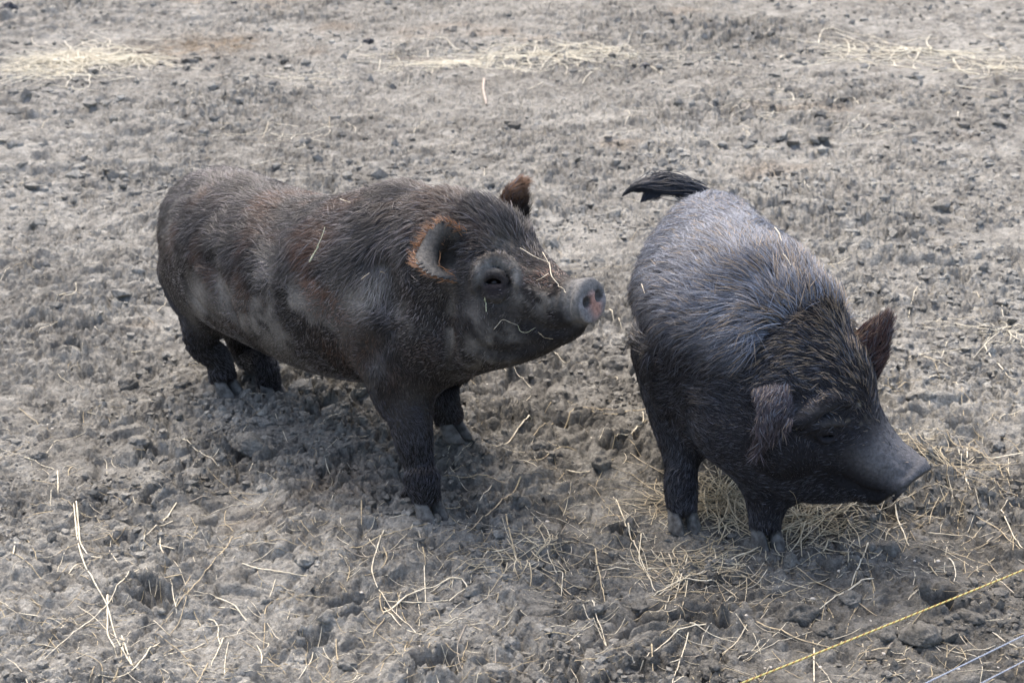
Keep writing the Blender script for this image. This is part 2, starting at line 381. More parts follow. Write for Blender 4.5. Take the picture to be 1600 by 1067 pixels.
def surfer(adds, yaw, mid):
    """rough body -> function that finds the skin point under a photo pixel, lifted by off along the normal"""
    V, Q = build_body(adds, [], [], .009, yaw); bv = BVHTree.FromPolygons(V.tolist(), Q.tolist())
    def f(px, py, off=0.0):
        cx, cy = to_px(mid)
        for k in range(40):
            h, n, i, d = bv.ray_cast(Vector((0, 0, CAM_H)), Vector(ray(px + (cx - px) * k * .02, py + (cy - py) * k * .02)).normalized())
            if h is not None: break
        return np.array(h) + np.array(n) * off
    return f
def scatter(V, Q, dens, n):
    T = np.concatenate([Q[:, [0, 1, 2]], Q[:, [0, 2, 3]]]); A = np.linalg.norm(np.cross(V[T[:, 1]] - V[T[:, 0]], V[T[:, 2]] - V[T[:, 0]]), axis=1)
    p = A * dens[T].mean(1); p /= p.sum(); k = RNG.choice(len(T), n, p=p); u = RNG.random(n); v = RNG.random(n); m = u + v > 1; u[m] = 1 - u[m]; v[m] = 1 - v[m]
    w3 = np.stack([1 - u - v, u, v], 1); tri = T[k]
    return tri, w3
def add_hair(name, mat, parent, roots, nrm, flow, length, lift, r0, tint, seed, clump=.72, wild=.16, k=5, curl=None):
    n = len(roots); J = RNG.normal(size=(n, 3))
    nz = vvec(roots, 22, seed) * clump + vvec(roots, 75, seed + 9) * clump * .7
    fl = flow - (flow * nrm).sum(1, keepdims=True) * nrm; fl = unit(fl) + nz + J * wild
    fl = unit(fl - (fl * nrm).sum(1, keepdims=True) * nrm)
    P = np.zeros((n, k, 3)); P[:, 0] = roots - nrm * .0008; L = length[:, None]
    d = unit(fl * (1 - lift[:, None]) + nrm * lift[:, None])
    for j in range(1, k):
        P[:, j] = P[:, j - 1] + d * L / (k - 1)
        d = unit(d + fl * .22 - nrm * lift[:, None] * .35 + np.array([0, 0, -.06]) + J * wild * .3)
    hc = bpy.data.hair_curves.new(name); hc.add_curves([k] * n)
    hc.attributes['position'].data.foreach_set('vector', P.astype(np.float32).ravel())
    ra = hc.attributes.get('radius') or hc.attributes.new('radius', 'FLOAT', 'POINT')
    prof = np.interp(np.linspace(0, 1, k), [0, .5, 1], [1, .85, .2]); ra.data.foreach_set('value', (np.asarray(r0)[:, None] * prof).astype(np.float32).ravel())
    ca = hc.attributes.new('tint', 'FLOAT_COLOR', 'CURVE'); ca.data.foreach_set('color', np.concatenate([tint, np.ones((n, 1))], 1).astype(np.float32).ravel())
    hc.materials.append(mat); o = bpy.data.objects.new(name, hc); COL.objects.link(o)
    if parent: o.parent = parent; o.matrix_parent_inverse = parent.matrix_world.inverted()
    return o
def hair_mat(name, rough=.38, spec=.5):
    m, t, b = new_mat(name); at = N(t, 'ShaderNodeAttribute', attribute_name='tint')
    t.links.new(at.outputs['Color'], b.inputs['Base Color']); b.inputs['Roughness'].default_value = rough; b.inputs['Specular IOR Level'].default_value = spec
    return m
def skin_mat(name):
    m, t, b = new_mat(name); at = N(t, 'ShaderNodeAttribute', attribute_name='tint'); tc = N(t, 'ShaderNodeTexCoord')
    nz = N(t, 'ShaderNodeTexNoise', Scale=160.0, Detail=6.0, Roughness=.65); t.links.new(tc.outputs['Object'], nz.inputs['Vector'])
    r = N(t, 'ShaderNodeMapRange'); r.inputs[1].default_value = .3; r.inputs[2].default_value = .7; r.inputs[3].default_value = .6; r.inputs[4].default_value = 1.4
    t.links.new(nz.outputs[0], r.inputs[0]); vs = N(t, 'ShaderNodeVectorMath', operation='SCALE'); t.links.new(at.outputs['Color'], vs.inputs[0]); t.links.new(r.outputs[0], vs.inputs['Scale'])
    t.links.new(vs.outputs[0], b.inputs['Base Color']); b.inputs['Roughness'].default_value = .8; b.inputs['Specular IOR Level'].default_value = .15
    bp = N(t, 'ShaderNodeBump', Strength=.8, Distance=.004); t.links.new(nz.outputs[0], bp.inputs['Height']); t.links.new(bp.outputs[0], b.inputs['Normal'])
    return m
m_skin = skin_mat('pig_skin'); m_fur = hair_mat('pig_bristle')
m_hoof = plain('hoof_horn', (.15, .15, .143), .85, col2=(.05, .048, .045), scale=75)
m_eye = plain('eye', (.014, .010, .008), .28, spec=.35)
def root_empty(name, loc):
    o = bpy.data.objects.new(name, None); COL.objects.link(o); o.location = loc; o.empty_display_size = .2
    bpy.context.view_layer.update(); return o
def make_hoof(parent, foot, heading, spread=.0155, L=.058, hgt=.036, w=.0155, inner=True):
    """two toes of one foot, each a mesh of its own"""
    hd = unit([heading[0], heading[1], 0]); sd_ = np.array([-hd[1], hd[0], 0])
    an = np.linspace(0, 2 * np.pi, 29)[:-1]; ca, sa = np.cos(an), np.sin(an)
    for s in (-1, 1):
        c = np.asarray(foot, float) + sd_ * s * spread + hd * .011 - np.array([0, 0, .007])
        rings = []
        for z, sc, fw in ((1.15, .03, -.018), (1.15, .55, -.018), (.86, .74, -.0105), (.55, .86, -.003), (.2, .98, .005), (.06, 1.0, .007), (0, .95, .008), (0, .03, .004)):
            fx = ca * np.where(ca > 0, .0275, .019) * sc + fw
            sy = sa * w * sc * (1 - .42 * np.clip(ca, 0, 1) ** 1.5) * np.where(sa * s < 0, .82, 1) - s * .003 * np.clip(ca, 0, 1) * sc
            rings.append(c + hd * fx[:, None] + sd_ * sy[:, None] + np.array([0, 0, z * hgt + .0012 * math.sin(z * 40) * sc]))
        V = np.array(rings).reshape(-1, 3); i = np.arange(len(V)).reshape(len(rings), 28)
        F = np.stack([i[:-1], i[1:], np.roll(i[1:], -1, 1), np.roll(i[:-1], -1, 1)], -1).reshape(-1, 4)
        make_mesh('hoof', V, F, m_hoof, parent)
def make_eye(parent, c, r=.0125):
    u, v = np.meshgrid(np.linspace(0, 2 * np.pi, 25)[:-1], np.linspace(0.02, np.pi - .02, 14))
    V = np.stack([np.cos(u) * np.sin(v), np.sin(u) * np.sin(v), np.cos(v)], -1).reshape(-1, 3) * r + c
    i = np.arange(14 * 24).reshape(14, 24); F = np.stack([i[:-1], np.roll(i[:-1], -1, 1), np.roll(i[1:], -1, 1), i[1:]], -1).reshape(-1, 4)
    make_mesh('eye', V, F[:, ::-1], m_eye, parent)
def regions(P, adds):
    D = np.stack([np.where(np.all((P > f.lo) & (P < f.hi), 1), f(P), 9) for f in adds], 1)
    return np.array([f.region for f in adds])[D.argmin(1)], D.argmin(1)
TRUNK, HEAD, LEG, EAR, SNOUT, JAW = 1, 2, 3, 4, 5, 6
def flow_at(P, adds, which):
    fl = np.zeros_like(P)
    for j, f in enumerate(adds):
        m = which == j
        if not m.any(): continue
        T = f.tangent(P[m])
        fl[m] = T if f.region in (LEG, EAR) else -T + np.array([0, 0, -.55])
    return fl
def blur_attr(A, Q, it):
    E = np.concatenate([Q[:, [0, 1]], Q[:, [1, 2]], Q[:, [2, 3]], Q[:, [3, 0]]]); n = np.bincount(E.ravel(), minlength=len(A))[:, None]
    for _ in range(it):
        S = np.zeros_like(A); np.add.at(S, E[:, 0], A[E[:, 1]]); np.add.at(S, E[:, 1], A[E[:, 0]]); A = .4 * A + .6 * S / np.maximum(n, 1)
    return A

# ------------------------------------------------------------------ the brown pig, standing side on, head up
P = on_y
hd1 = unit([.77, -.64, 0]); lt1 = np.array([.64, .77, 0])        # its heading and its left
skull1 = P(742, 428, 2.72)
A1 = [
    Loft([P(318, 400, 3.42), P(350, 392, 3.34), P(425, 420, 3.18), P(510, 440, 3.04), P(590, 450, 2.92), P(655, 452, 2.83), P(712, 440, 2.765)],
         [.095, .142, .162, .168, .160, .150, .120], [.13, .175, .165, .160, .180, .190, .155], [.13, .165, .165, .185, .185, .175, .15], cap=(.08, .08), k=.05, region=TRUNK),
    # head: skull, face, snout
    Loft([P(715, 425, 2.765), P(757, 425, 2.70), P(810, 445, 2.645), P(862, 464, 2.59), P(898, 471, 2.557)],
         [.105, .105, .080, .054, .0395], [.135, .114, .070, .044, .0365], [.14, .130, .088, .052, .039], cap=(.08, .02), k=.05, region=HEAD),
    Loft([P(890, 471, 2.563), P(914, 470, 2.541), P(925, 469, 2.532)], [.035, .0385, .0385], [.032, .038, .039], [.034, .037, .036], cap=(.01, .006), k=.008, region=SNOUT),
    # jowl and lower jaw
    Loft([P(715, 515, 2.73), P(768, 532, 2.66), P(828, 535, 2.605), P(880, 516, 2.565)], [.108, .086, .052, .032], [.085, .07, .045, .03], [.090, .054, .030, .022], k=.045, region=JAW),
    ball(P(772, 500, 2.62), (.055, .05, .05), k=.05, region=HEAD),
    # near legs
    Loft([P(640, 520, 2.76), P(632, 600, 2.735), P(640, 650, 2.71), P(648, 695, 2.692), P(655, 728, 2.677), FR1 + [0, 0, .066] - hd1 * .014, FR1 + [0, 0, .027] - hd1 * .003], [.085, .060, .038, .031, .0255, .030, .026], [.10, .078, .047, .037, .029, .034, .029], cap=(.05, .012), up=hd1, k=.05, region=LEG),
    Loft([P(318, 425, 3.34), P(324, 485, 3.31), P(316, 536, 3.285), RR1 + [0, 0, .070] - hd1 * .020, RR1 + [0, 0, .029] - hd1 * .006], [.078, .066, .036, .029, .029], [.105, .078, .038, .030, .030], cap=(.05, .014), up=hd1, k=.05, region=LEG),
    # far legs
    Loft([P(690, 540, 2.95), P(684, 600, 2.955), FL1 + [0, 0, .066] - hd1 * .018, FL1 + [0, 0, .029] - hd1 * .004], [.07, .050, .031, .028], [.085, .060, .034, .030], cap=(.04, .014), up=hd1, k=.04, region=LEG),
    Loft([P(385, 455, 3.42), P(388, 520, 3.40), P(390, 558, 3.385), RL1 + [0, 0, .072] - hd1 * .018, RL1 + [0, 0, .030] - hd1 * .005], [.075, .055, .032, .027, .026], [.10, .066, .034, .029, .027], cap=(.05, .014), up=hd1, k=.04, region=LEG),
    # ears: a near cup seen from its open side, a far one from behind
    Loft([P(722, 405, 2.655), P(700, 398, 2.632), P(681, 392, 2.632), P(667, 387, 2.640)], [.036, .048, .050, .034], [.0065, .006, .006, .0055], cap=(.015, .014), up=unit([.5, -.8, .25]), cup=13, k=.012, region=EAR),
    Loft([P(786, 350, 2.79), P(796, 328, 2.785), P(804, 305, 2.785), P(812, 290, 2.785)], [.046, .040, .028, .013], [.014, .011, .009, .006], cap=(.015, .010), up=hd1, cup=6, k=.02, region=EAR),
]
A1 += [Loft([FR1 - hd1 * .020 + lt1 * q + [0, 0, .048], FR1 - hd1 * .040 + lt1 * q * 1.3 + [0, 0, .030]], [.010, .006], k=.006, region=LEG) for q in (-.016, .016)]
EN, EF = 9, 10
nose1 = P(922, 468, 2.532)
yaw1 = math.atan2(hd1[1], hd1[0]); SF = surfer(A1, yaw1, skull1)
tip1 = P(925, 469, 2.532) + hd1 * .005; RIM1 = [Loft([tip1 - hd1 * .004 + lt1 * .034 * math.cos(q) + np.array([0, 0, .034]) * math.sin(q) for q in np.linspace(-.6, math.pi + .6, 9)], [.003, .004, .005, .0052, .0055, .0052, .005, .004, .003], k=.006, n=3, region=SNOUT)]; NR = tip1 - lt1 * .0175 + np.array([0, 0, .001]); NL = tip1 + lt1 * .0165 + np.array([0, 0, .004])
def crease(pts, r, dep=0.0, k=.006):
    n = len(pts); rr = 1.45 * r * np.clip(np.minimum(np.arange(n) + .45, n - np.arange(n) - .55), .4, 1.0)
    return Loft([SF(x, y, dep * 1.2) for x, y in pts], rr, k=k, region=HEAD)
K1 = [ball(P(702, 397, 2.613), (.024, .022, .030), k=.012), ball(NR, (.011, .011, .0105), k=.004), ball(NL, (.012, .012, .012), k=.004),
      ball(SF(771, 440, -.001), (.016, .016, .013), k=.014)]
# socket rim, lid folds, mouth line, muzzle wrinkles, rolls behind the snout disc, neck and flank folds
K1.append(Loft([tip1 + hd1 * .0045, tip1 + hd1 * .05], [.09, .09], cap=(.0025, .01), k=.003))
K1 += [crease([(750, 452), (753, 434), (764, 424), (780, 424), (794, 434), (800, 450)], .0042, .001), crease([(752, 460), (766, 473), (786, 471), (799, 457)], .0032, .001),
       crease([(904, 506), (882, 516), (858, 518), (838, 510), (822, 498)], .0045, .001, .010), crease([(820, 500), (812, 512), (812, 526)], .003, .002, .008),
       crease([(896, 444), (889, 460), (886, 480), (890, 500)], .0046, .0, .004), crease([(887, 442), (879, 460), (876, 482), (880, 502)], .0044, .0, .004), crease([(876, 440), (868, 460), (866, 482)], .0040, .0, .004),
       crease([(830, 432), (846, 444), (862, 448)], .004, .002, .012), crease([(828, 462), (842, 474), (850, 490)], .004, .002, .012), crease([(800, 400), (815, 412), (836, 420)], .0035, .002, .01),
       crease([(735, 405), (752, 396), (775, 396), (795, 404)], .0035, .002, .010), crease([(790, 372), (784, 390), (776, 404)], .004, .002, .012),
       crease([(698, 465), (694, 500), (697, 540), (706, 570)], .006, .002, .03), crease([(755, 545), (790, 553), (825, 545), (852, 532)], .005, .003, .016),
       crease([(288, 438), (297, 462), (314, 482), (334, 494)], .006, .002, .02), crease([(330, 415), (340, 445), (352, 475), (362, 492)], .007, .003, .04), crease([(572, 560), (600, 520), (610, 470), (600, 420)], .006, .004, .05)]
M1 = [crease([(742, 452), (747, 430), (762, 409), (785, 408), (803, 424), (809, 446)], .0080, .0045, .010),              # brow ridge
      crease([(753, 443), (759, 433), (770, 428), (782, 431), (792, 441)], .0064, .004, .004), crease([(755, 447), (765, 451), (778, 451), (790, 446)], .0058, .0025, .004),
      crease([(756, 456), (768, 464), (783, 463), (794, 454)], .0058, .001, .005)]
V1, Q1 = build_body(A1, K1, M1, .0038, yaw1)
N1 = normals(V1, Q1); R1, W1 = regions(V1, A1)
pig1 = tag(root_empty('pig', ((FR1[0] + RR1[0]) / 2, (FR1[1] + RL1[1]) / 2, 0)), 'dusty brown-black pig standing side on with raised head and pinkish snout', 'pig')
x1, y1 = to_px(V1)
def near_px(x, y, cx, cy, rx, ry): return np.exp(-((x - cx) / rx) ** 2 - ((y - cy) / ry) ** 2)
def near3(V, c, r): return np.exp(-(((V - c) ** 2).sum(1)) / (r * r))
base = np.array([.020, .018, .017])
T1 = np.tile(base, (len(V1), 1))
dust = sstep(-.35, .3, vn3(V1, 11, 301) + .45 * vn3(V1, 26, 305) + .25 * vn3(V1, 70, 306))
spots = sum(near_px(x1, y1, a_, b_, c_, d_) for a_, b_, c_, d_ in ((305, 318, 26, 22), (272, 352, 20, 30), (330, 350, 16, 14), (445, 468, 40, 24), (398, 330, 28, 16), (420, 440, 22, 40), (560, 468, 26, 26), (592, 436, 14, 26), (310, 470, 14, 34), (470, 520, 50, 22), (735, 500, 16, 50), (350, 440, 14, 40), (640, 500, 20, 30), (390, 505, 24, 20)))
dust_zone = np.clip(.10 + .95 * spots * (N1[:, 1] < .3) + .25 * near3(V1, P(450, 470, 3.0), .25), 0, 1)
dk = (dust * dust_zone * .75)[:, None]
T1 = T1 * (1 - dk) + np.array([.22, .205, .185]) * dk
sn = sstep(.058, .034, np.linalg.norm(V1 - nose1, axis=1))[:, None]
T1 = T1 * (1 - sn) + np.array([.15, .15, .148]) * sn; dsk = ((((V1 - tip1) @ hd1) > -.004) & (np.linalg.norm(V1 - tip1, axis=1) < .06))[:, None] * .9; T1 = T1 * (1 - dsk) + np.array([.24, .24, .245]) * dsk
disc = ((V1 - P(905, 470, 2.55)) @ hd1 > .028)
nst = np.clip(1.3 * near3(V1, NR - hd1 * .003, .0095) + 1.3 * near3(V1, NL - hd1 * .003, .0095), 0, 1)[:, None]
pk = (np.clip(near3(V1, tip1, .015) * 1.3 + near3(V1, tip1 + lt1 * .008 - np.array([0, 0, .02]), .013), 0, 1) * disc)[:, None]
T1 = T1 * (1 - pk) + np.array([.42, .25, .20]) * pk
T1 = T1 * (1 - nst) + np.array([.022, .016, .015]) * nst
# open side of the near ear: bare grey skin with a dark hollow
earn = unit([.45, -.85, .25])
inner = (np.linalg.norm(V1 - P(688, 397, 2.63), axis=1) < .075) & ((W1 == EN) | (near_px(x1, y1, 704, 397, 20, 32) > .5)) & (N1 @ earn > -.15) & (R1 != LEG); iw = blur_attr(inner.astype(float)[:, None], Q1, 5)
hol = (np.clip(1.25 * near_px(x1, y1, 700, 394, 29, 36), 0, 1))[:, None]
T1 = T1 * (1 - iw) + (np.array([.135, .132, .125]) * (1 - hol) + np.array([.022, .020, .018]) * hol) * iw
lid = (np.clip(near_px(x1, y1, 772, 413, 30, 9) + near_px(x1, y1, 748, 432, 8, 16) + near_px(x1, y1, 806, 434, 7, 16) + .2 * near_px(x1, y1, 775, 472, 24, 7), 0, 1) * (V1[:, 1] < 2.66) * (R1 == HEAD) * .9)[:, None]; T1 = T1 * (1 - lid) + np.array([.22, .215, .20]) * lid
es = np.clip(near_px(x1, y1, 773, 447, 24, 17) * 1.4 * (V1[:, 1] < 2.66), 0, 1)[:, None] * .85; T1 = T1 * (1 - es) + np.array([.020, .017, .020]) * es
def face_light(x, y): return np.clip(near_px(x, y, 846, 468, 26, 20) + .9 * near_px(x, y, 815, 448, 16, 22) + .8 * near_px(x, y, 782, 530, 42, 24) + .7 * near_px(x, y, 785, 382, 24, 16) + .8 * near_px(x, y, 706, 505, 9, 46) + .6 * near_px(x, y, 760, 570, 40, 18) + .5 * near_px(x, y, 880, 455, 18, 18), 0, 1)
def face_dark(x, y): return np.clip(near_px(x, y, 862, 526, 44, 15) + near_px(x, y, 822, 512, 16, 14) + near_px(x, y, 820, 552, 34, 12) + .8 * near_px(x, y, 730, 470, 18, 50) + .7 * near_px(x, y, 835, 408, 20, 14), 0, 1)  # dark chin fur, with the lower jaw's shade painted in
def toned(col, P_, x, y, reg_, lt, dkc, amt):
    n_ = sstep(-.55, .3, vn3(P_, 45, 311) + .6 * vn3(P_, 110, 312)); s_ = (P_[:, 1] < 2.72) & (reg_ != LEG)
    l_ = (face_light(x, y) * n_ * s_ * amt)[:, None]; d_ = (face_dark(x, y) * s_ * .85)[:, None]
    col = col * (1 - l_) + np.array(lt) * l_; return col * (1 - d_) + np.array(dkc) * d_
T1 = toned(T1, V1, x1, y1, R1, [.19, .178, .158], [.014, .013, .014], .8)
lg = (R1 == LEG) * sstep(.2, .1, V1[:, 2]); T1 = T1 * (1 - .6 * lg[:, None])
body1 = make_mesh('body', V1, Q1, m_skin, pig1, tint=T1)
# coat
dens = np.ones(len(V1)); dens[R1 == SNOUT] = 0; dens[inner] = 0
dens *= 1 - np.clip(near3(V1, nose1, .05) * 1.5, 0, 1); dens *= 1 - np.clip(near_px(x1, y1, 774, 440, 30, 28) * 1.2, 0, 1) * (V1[:, 1] < 2.66)
dens *= 1 + 1.2 * sstep(.0, .5, N1[:, 2]); dens[R1 == EAR] *= 2.0; dens *= 1 - .72 * (dust * dust_zone)
dens *= 1 - .65 * ((R1 == HEAD) | (R1 == JAW)) * sstep(.02, .12, (V1 - skull1) @ hd1)
tri, w3 = scatter(V1, Q1, dens, 150000)
G = lambda A, tri=tri, w3=w3: (A[tri] * w3[..., None]).sum(1) if A.ndim > 1 else (A[tri] * w3).sum(1)
rt, nr = G(V1), unit(G(N1)); reg = R1[tri[:, 0]]; wh = W1[tri[:, 0]]
px, py = to_px(rt)
backness = sstep(-.1, .6, nr[:, 2]); shoulder = np.clip(near3(rt, P(560, 360, 2.95), .34), 0, 1)
length = .009 + .021 * backness + .016 * shoulder * (.25 + .75 * backness)
hm = (reg == HEAD) | (reg == JAW) | (reg == SNOUT); crest = np.clip(near3(rt, P(745, 320, 2.74), .11) + near3(rt, P(790, 365, 2.71), .06), 0, 1)
length[hm] = .009 + .026 * crest[hm]; length[reg == LEG] = .012; length[reg == EAR] = .020
length *= (.6 + .7 * RNG.random(len(length))) * (1 - .4 * G(dust * dust_zone))
lift = .22 + .14 * backness; lift[hm] = .26 + .3 * crest[hm]; lift[reg == EAR] = .40
u = RNG.random((len(rt), 1))
tc = np.array([.0175, .015, .0158]) * np.exp(RNG.normal(size=(len(rt), 1)) * .65)
dh = np.clip(G((dust * dust_zone)[:, None]) * 1.15, 0, .9); tc = tc * (1 - dh) + np.array([.20, .188, .168]) * dh
redm = (sstep(-.05, .45, vn3(rt, 7, 411) + .6 * vn3(rt, 19, 413)) * np.clip(shoulder * 1.1 + .6 * (reg == TRUNK) * backness, 0, 1) * sstep(.15, .28, rt[:, 2]))[:, None]
tc = tc * (1 - redm * .8) + np.array([.105, .052, .032]) * redm * .8 * (.6 + .8 * u)
greyt = ((RNG.random(len(rt)) < .13) * (reg == TRUNK))[:, None]; tc = tc * (1 - greyt) + np.array([.17, .155, .15]) * greyt
em = (wh == EN); tc[em] = np.array([.30, .155, .075]) * (.5 + .9 * u[em]); em2 = wh == EF; tc[em2] = tc[em2] * .6 + np.array([.24, .12, .055]) * sstep(.52, .6, rt[em2, 2])[:, None]
mz = (near_px(px, py, 855, 432, 35, 20) * hm)[:, None]; tc = tc * (1 - mz) + np.array([.20, .11, .075]) * mz
guard = RNG.random(len(rt)) < .22; rad = np.where(guard, .00075, .00042)
lit = (guard * (RNG.random(len(rt)) < .5) * (.6 + .4 * backness) * np.where(reg == LEG, .35, 1))[:, None]; tc = tc * (1 - lit) + np.array([.14, .127, .132]) * lit
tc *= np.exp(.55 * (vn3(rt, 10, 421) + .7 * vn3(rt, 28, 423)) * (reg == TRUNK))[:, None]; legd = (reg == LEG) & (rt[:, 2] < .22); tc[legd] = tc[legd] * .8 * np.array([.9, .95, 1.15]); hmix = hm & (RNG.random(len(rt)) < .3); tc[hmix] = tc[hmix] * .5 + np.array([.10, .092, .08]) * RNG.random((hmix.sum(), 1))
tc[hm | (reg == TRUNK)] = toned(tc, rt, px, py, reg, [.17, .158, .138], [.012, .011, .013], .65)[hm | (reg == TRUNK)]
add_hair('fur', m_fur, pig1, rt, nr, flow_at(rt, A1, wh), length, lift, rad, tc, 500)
hf = unit([.6, -.8, 0])
make_hoof(pig1, FR1 + [0, 0, 0], hf); make_hoof(pig1, FL1 + [0, 0, 0], hd1); make_hoof(pig1, RR1, hd1, w=.017); make_hoof(pig1, RL1, hd1, w=.017)
e1 = SF(770, 440, -.0125); ax1 = P(757, 430, 2.70)
make_eye(pig1, e1, .0105); make_eye(pig1, e1 - 2 * ((e1 - ax1) @ lt1) * lt1, .0105)

# ------------------------------------------------------------------ the black pig, facing the camera with its head turned and lowered
hd2 = unit([.80, -.38, -.50]); up2 = unit(np.array([0, 0, 1]) - hd2 * hd2[2]); lt2 = np.cross(up2, hd2)
A = np.array
SK = A([.508, 2.56, .275])
S2 = lambda f, s, u: SK + hd2 * f + lt2 * s + up2 * u           # a point in the head's own frame
dN = unit(hd2 * .94 - up2 * .26 - lt2 * .22); dC = S2(.213, 0, -.032)
A2 = [
    Loft([A([.412, 3.30, .295]), A([.412, 3.20, .302]), A([.400, 3.02, .310]), A([.395, 2.84, .325]), A([.405, 2.70, .325]), A([.445, 2.61, .305])],
         [.080, .106, .142, .166, .162, .134], [.10, .145, .160, .168, .170, .150], [.13, .17, .190, .215, .232, .205], cap=(.08, .08), k=.05, region=TRUNK),
    Loft([S2(-.05, 0, .0), S2(.03, 0, .0), S2(.10, 0, -.012), S2(.165, 0, -.020), S2(.205, 0, -.02)],
         [.115, .108, .080, .058, .049], [.12, .102, .062, .046, .044], [.155, .155, .115, .066, .046], cap=(.08, .02), k=.05, region=HEAD),
    Loft([dC - dN * .026, dC, dC + dN * .010], [.040, .047, .046], [.040, .056, .056], [.038, .048, .050], cap=(.01, .006), up=up2, k=.012, region=SNOUT),
    Loft([S2(-.05, 0, -.115), S2(.03, 0, -.135), S2(.105, 0, -.118), S2(.165, 0, -.080)], [.115, .095, .060, .036], [.085, .07, .045, .03], [.085, .068, .042, .026], k=.045, region=JAW),
    ball(S2(.02, -.07, -.06), (.06, .055, .055), k=.05, region=HEAD), ball(S2(.02, .07, -.06), (.06, .055, .055), k=.05, region=HEAD),
    # front legs
    Loft([A([.30, 2.72, .28]), A([.300, 2.70, .17]), A([.305, 2.655, .105]), FR2 + [-.002, .016, .066], FR2 + [0, .004, .027]], [.075, .047, .0305, .030, .027], [.085, .056, .033, .032, .029], cap=(.05, .014), up=(.2, -1, 0), k=.05, region=LEG),
    Loft([A([.455, 2.66, .28]), A([.452, 2.62, .17]), A([.446, 2.585, .105]), FL2 + [0, .016, .066], FL2 + [0, .004, .027]], [.080, .052, .033, .0315, .028], [.09, .060, .036, .034, .030], cap=(.05, .014), up=(.2, -1, 0), k=.05, region=LEG),
    # hind legs
    Loft([A([.36, 3.24, .27]), A([.335, 3.23, .18]), A([.305, 3.28, .12]), A([.31, 3.22, .06]), A([.31, 3.20, .035])], [.070, .055, .034, .031, .031], [.085, .065, .036, .032, .032], cap=(.05, .014), up=(0, -1, 0), k=.04, region=LEG),
    Loft([A([.455, 3.22, .27]), A([.47, 3.21, .18]), A([.48, 3.26, .12]), A([.48, 3.19, .06]), A([.48, 3.17, .035])], [.070, .055, .034, .031, .031], [.085, .065, .036, .032, .032], cap=(.05, .014), up=(0, -1, 0), k=.04, region=LEG),
    # ears: the near one folded down, the far one pricked
    Loft([P(1224, 592, 2.515), P(1226, 606, 2.472), P(1216, 630, 2.446), P(1201, 664, 2.436), P(1187, 698, 2.442)], [.022, .040, .037, .022, .006], [.014, .011, .008, .006, .003], cap=(.02, .006), up=unit([.15, -.75, .6]), cup=-13, k=.028, region=EAR),
    Loft([P(1318, 585, 2.60), P(1342, 558, 2.59), P(1364, 532, 2.585), P(1383, 506, 2.585)], [.046, .042, .029, .012], [.014, .011, .008, .006], cap=(.015, .010), up=unit([-.5, -.8, .2]), cup=-6, k=.02, region=EAR),
    # tail stub
    Loft([A([.405, 3.34, .37]), A([.40, 3.38, .41]), A([.375, 3.40, .425]), A([.34, 3.41, .420])], [.016, .012, .010, .007], k=.02, region=LEG),
]
A2 += [Loft([c + [0, .022, .050], c + [q * .5, .046, .030]], [.010, .006], k=.006, region=LEG) for c in (FR2, FL2) for q in (-.022, .022)]
EN2, EF2 = 10, 11
SF2 = surfer(A2, 0, SK)
def crease2(pts, r, dep=0.0, k=.006):
    n = len(pts); rr = 1.45 * r * np.clip(np.minimum(np.arange(n) + .45, n - np.arange(n) - .55), .4, 1.0)
    return Loft([SF2(x, y, dep * 1.2) for x, y in pts], rr, k=k, region=HEAD)
K2 = [ball(dC + dN * .017 - lt2 * .018, .0105, k=.004), ball(dC + dN * .017 + lt2 * .018, .0105, k=.004), ball(SF2(1292, 682, -.001), (.012, .012, .009), k=.012)]
K2.append(Loft([dC + dN * .0135, dC + dN * .06], [.061, .061], cap=(.0025, .01), up=up2, k=.003))
K2 += [crease2([(1222, 664), (1245, 667), (1270, 654), (1292, 640), (1316, 637)], .0055, .001, .010), crease2([(1250, 684), (1272, 690), (1296, 694), (1312, 686)], .0038, .001, .010),
       crease2([(1262, 676), (1280, 668), (1300, 666), (1316, 672)], .0036, .001), crease2([(1384, 772), (1362, 772), (1340, 764), (1318, 750), (1304, 742)], .0062, .0, .008), crease2([(1304, 742), (1296, 752), (1298, 768)], .0035, .002, .010),
       crease2([(1392, 768), (1397, 752), (1412, 742), (1426, 738)], .0040, .001), crease2([(1383, 766), (1388, 748), (1403, 736)], .0040, .001), crease2([(1374, 758), (1380, 740), (1394, 728)], .0040, .001),
       crease2([(1408, 722), (1420, 732), (1434, 736)], .0040, .001), crease2([(1396, 716), (1410, 728)], .0040, .001), crease2([(1200, 770), (1222, 782), (1250, 790)], .005, .003, .02), crease2([(1328, 652), (1318, 668), (1316, 690)], .004, .002, .014)]
RIM2 = [Loft([dC + dN * .008 + lt2 * .044 * math.cos(q) + up2 * .054 * math.sin(q) for q in np.linspace(-.3, math.pi + .3, 9)], [.003, .005, .0065, .007, .007, .007, .0065, .005, .003], k=.006, n=3, region=SNOUT)]
M2 = RIM2 + [crease2([(1232, 656), (1256, 654), (1282, 634), (1304, 626), (1326, 630)], .0090, .005, .010), crease2([(1256, 674), (1276, 664), (1298, 658), (1318, 662)], .0066, .003, .006),
      crease2([(1278, 678), (1290, 673), (1304, 677)], .0052, .001, .004), crease2([(1278, 683), (1290, 688), (1304, 684)], .0050, .001, .004)]
V2, Q2 = build_body(A2, K2, M2, .0038)
N2 = normals(V2, Q2); R2, W2 = regions(V2, A2)
pig2 = tag(root_empty('pig', (.39, 2.88, 0)), 'black pig with a silvery back sheen facing camera, head lowered and turned aside', 'pig')
T2 = np.tile(A([.019, .019, .0225]), (len(V2), 1))
f2 = (V2 - SK) @ hd2; u2 = (V2 - SK) @ up2
face = (sstep(.09, .17, f2 + .15 * vn3(V2, 20, 7) * .1) * ((R2 == HEAD) | (R2 == SNOUT)) * sstep(-.05, .0, u2))[:, None]; face = blur_attr(face, Q2, 4)
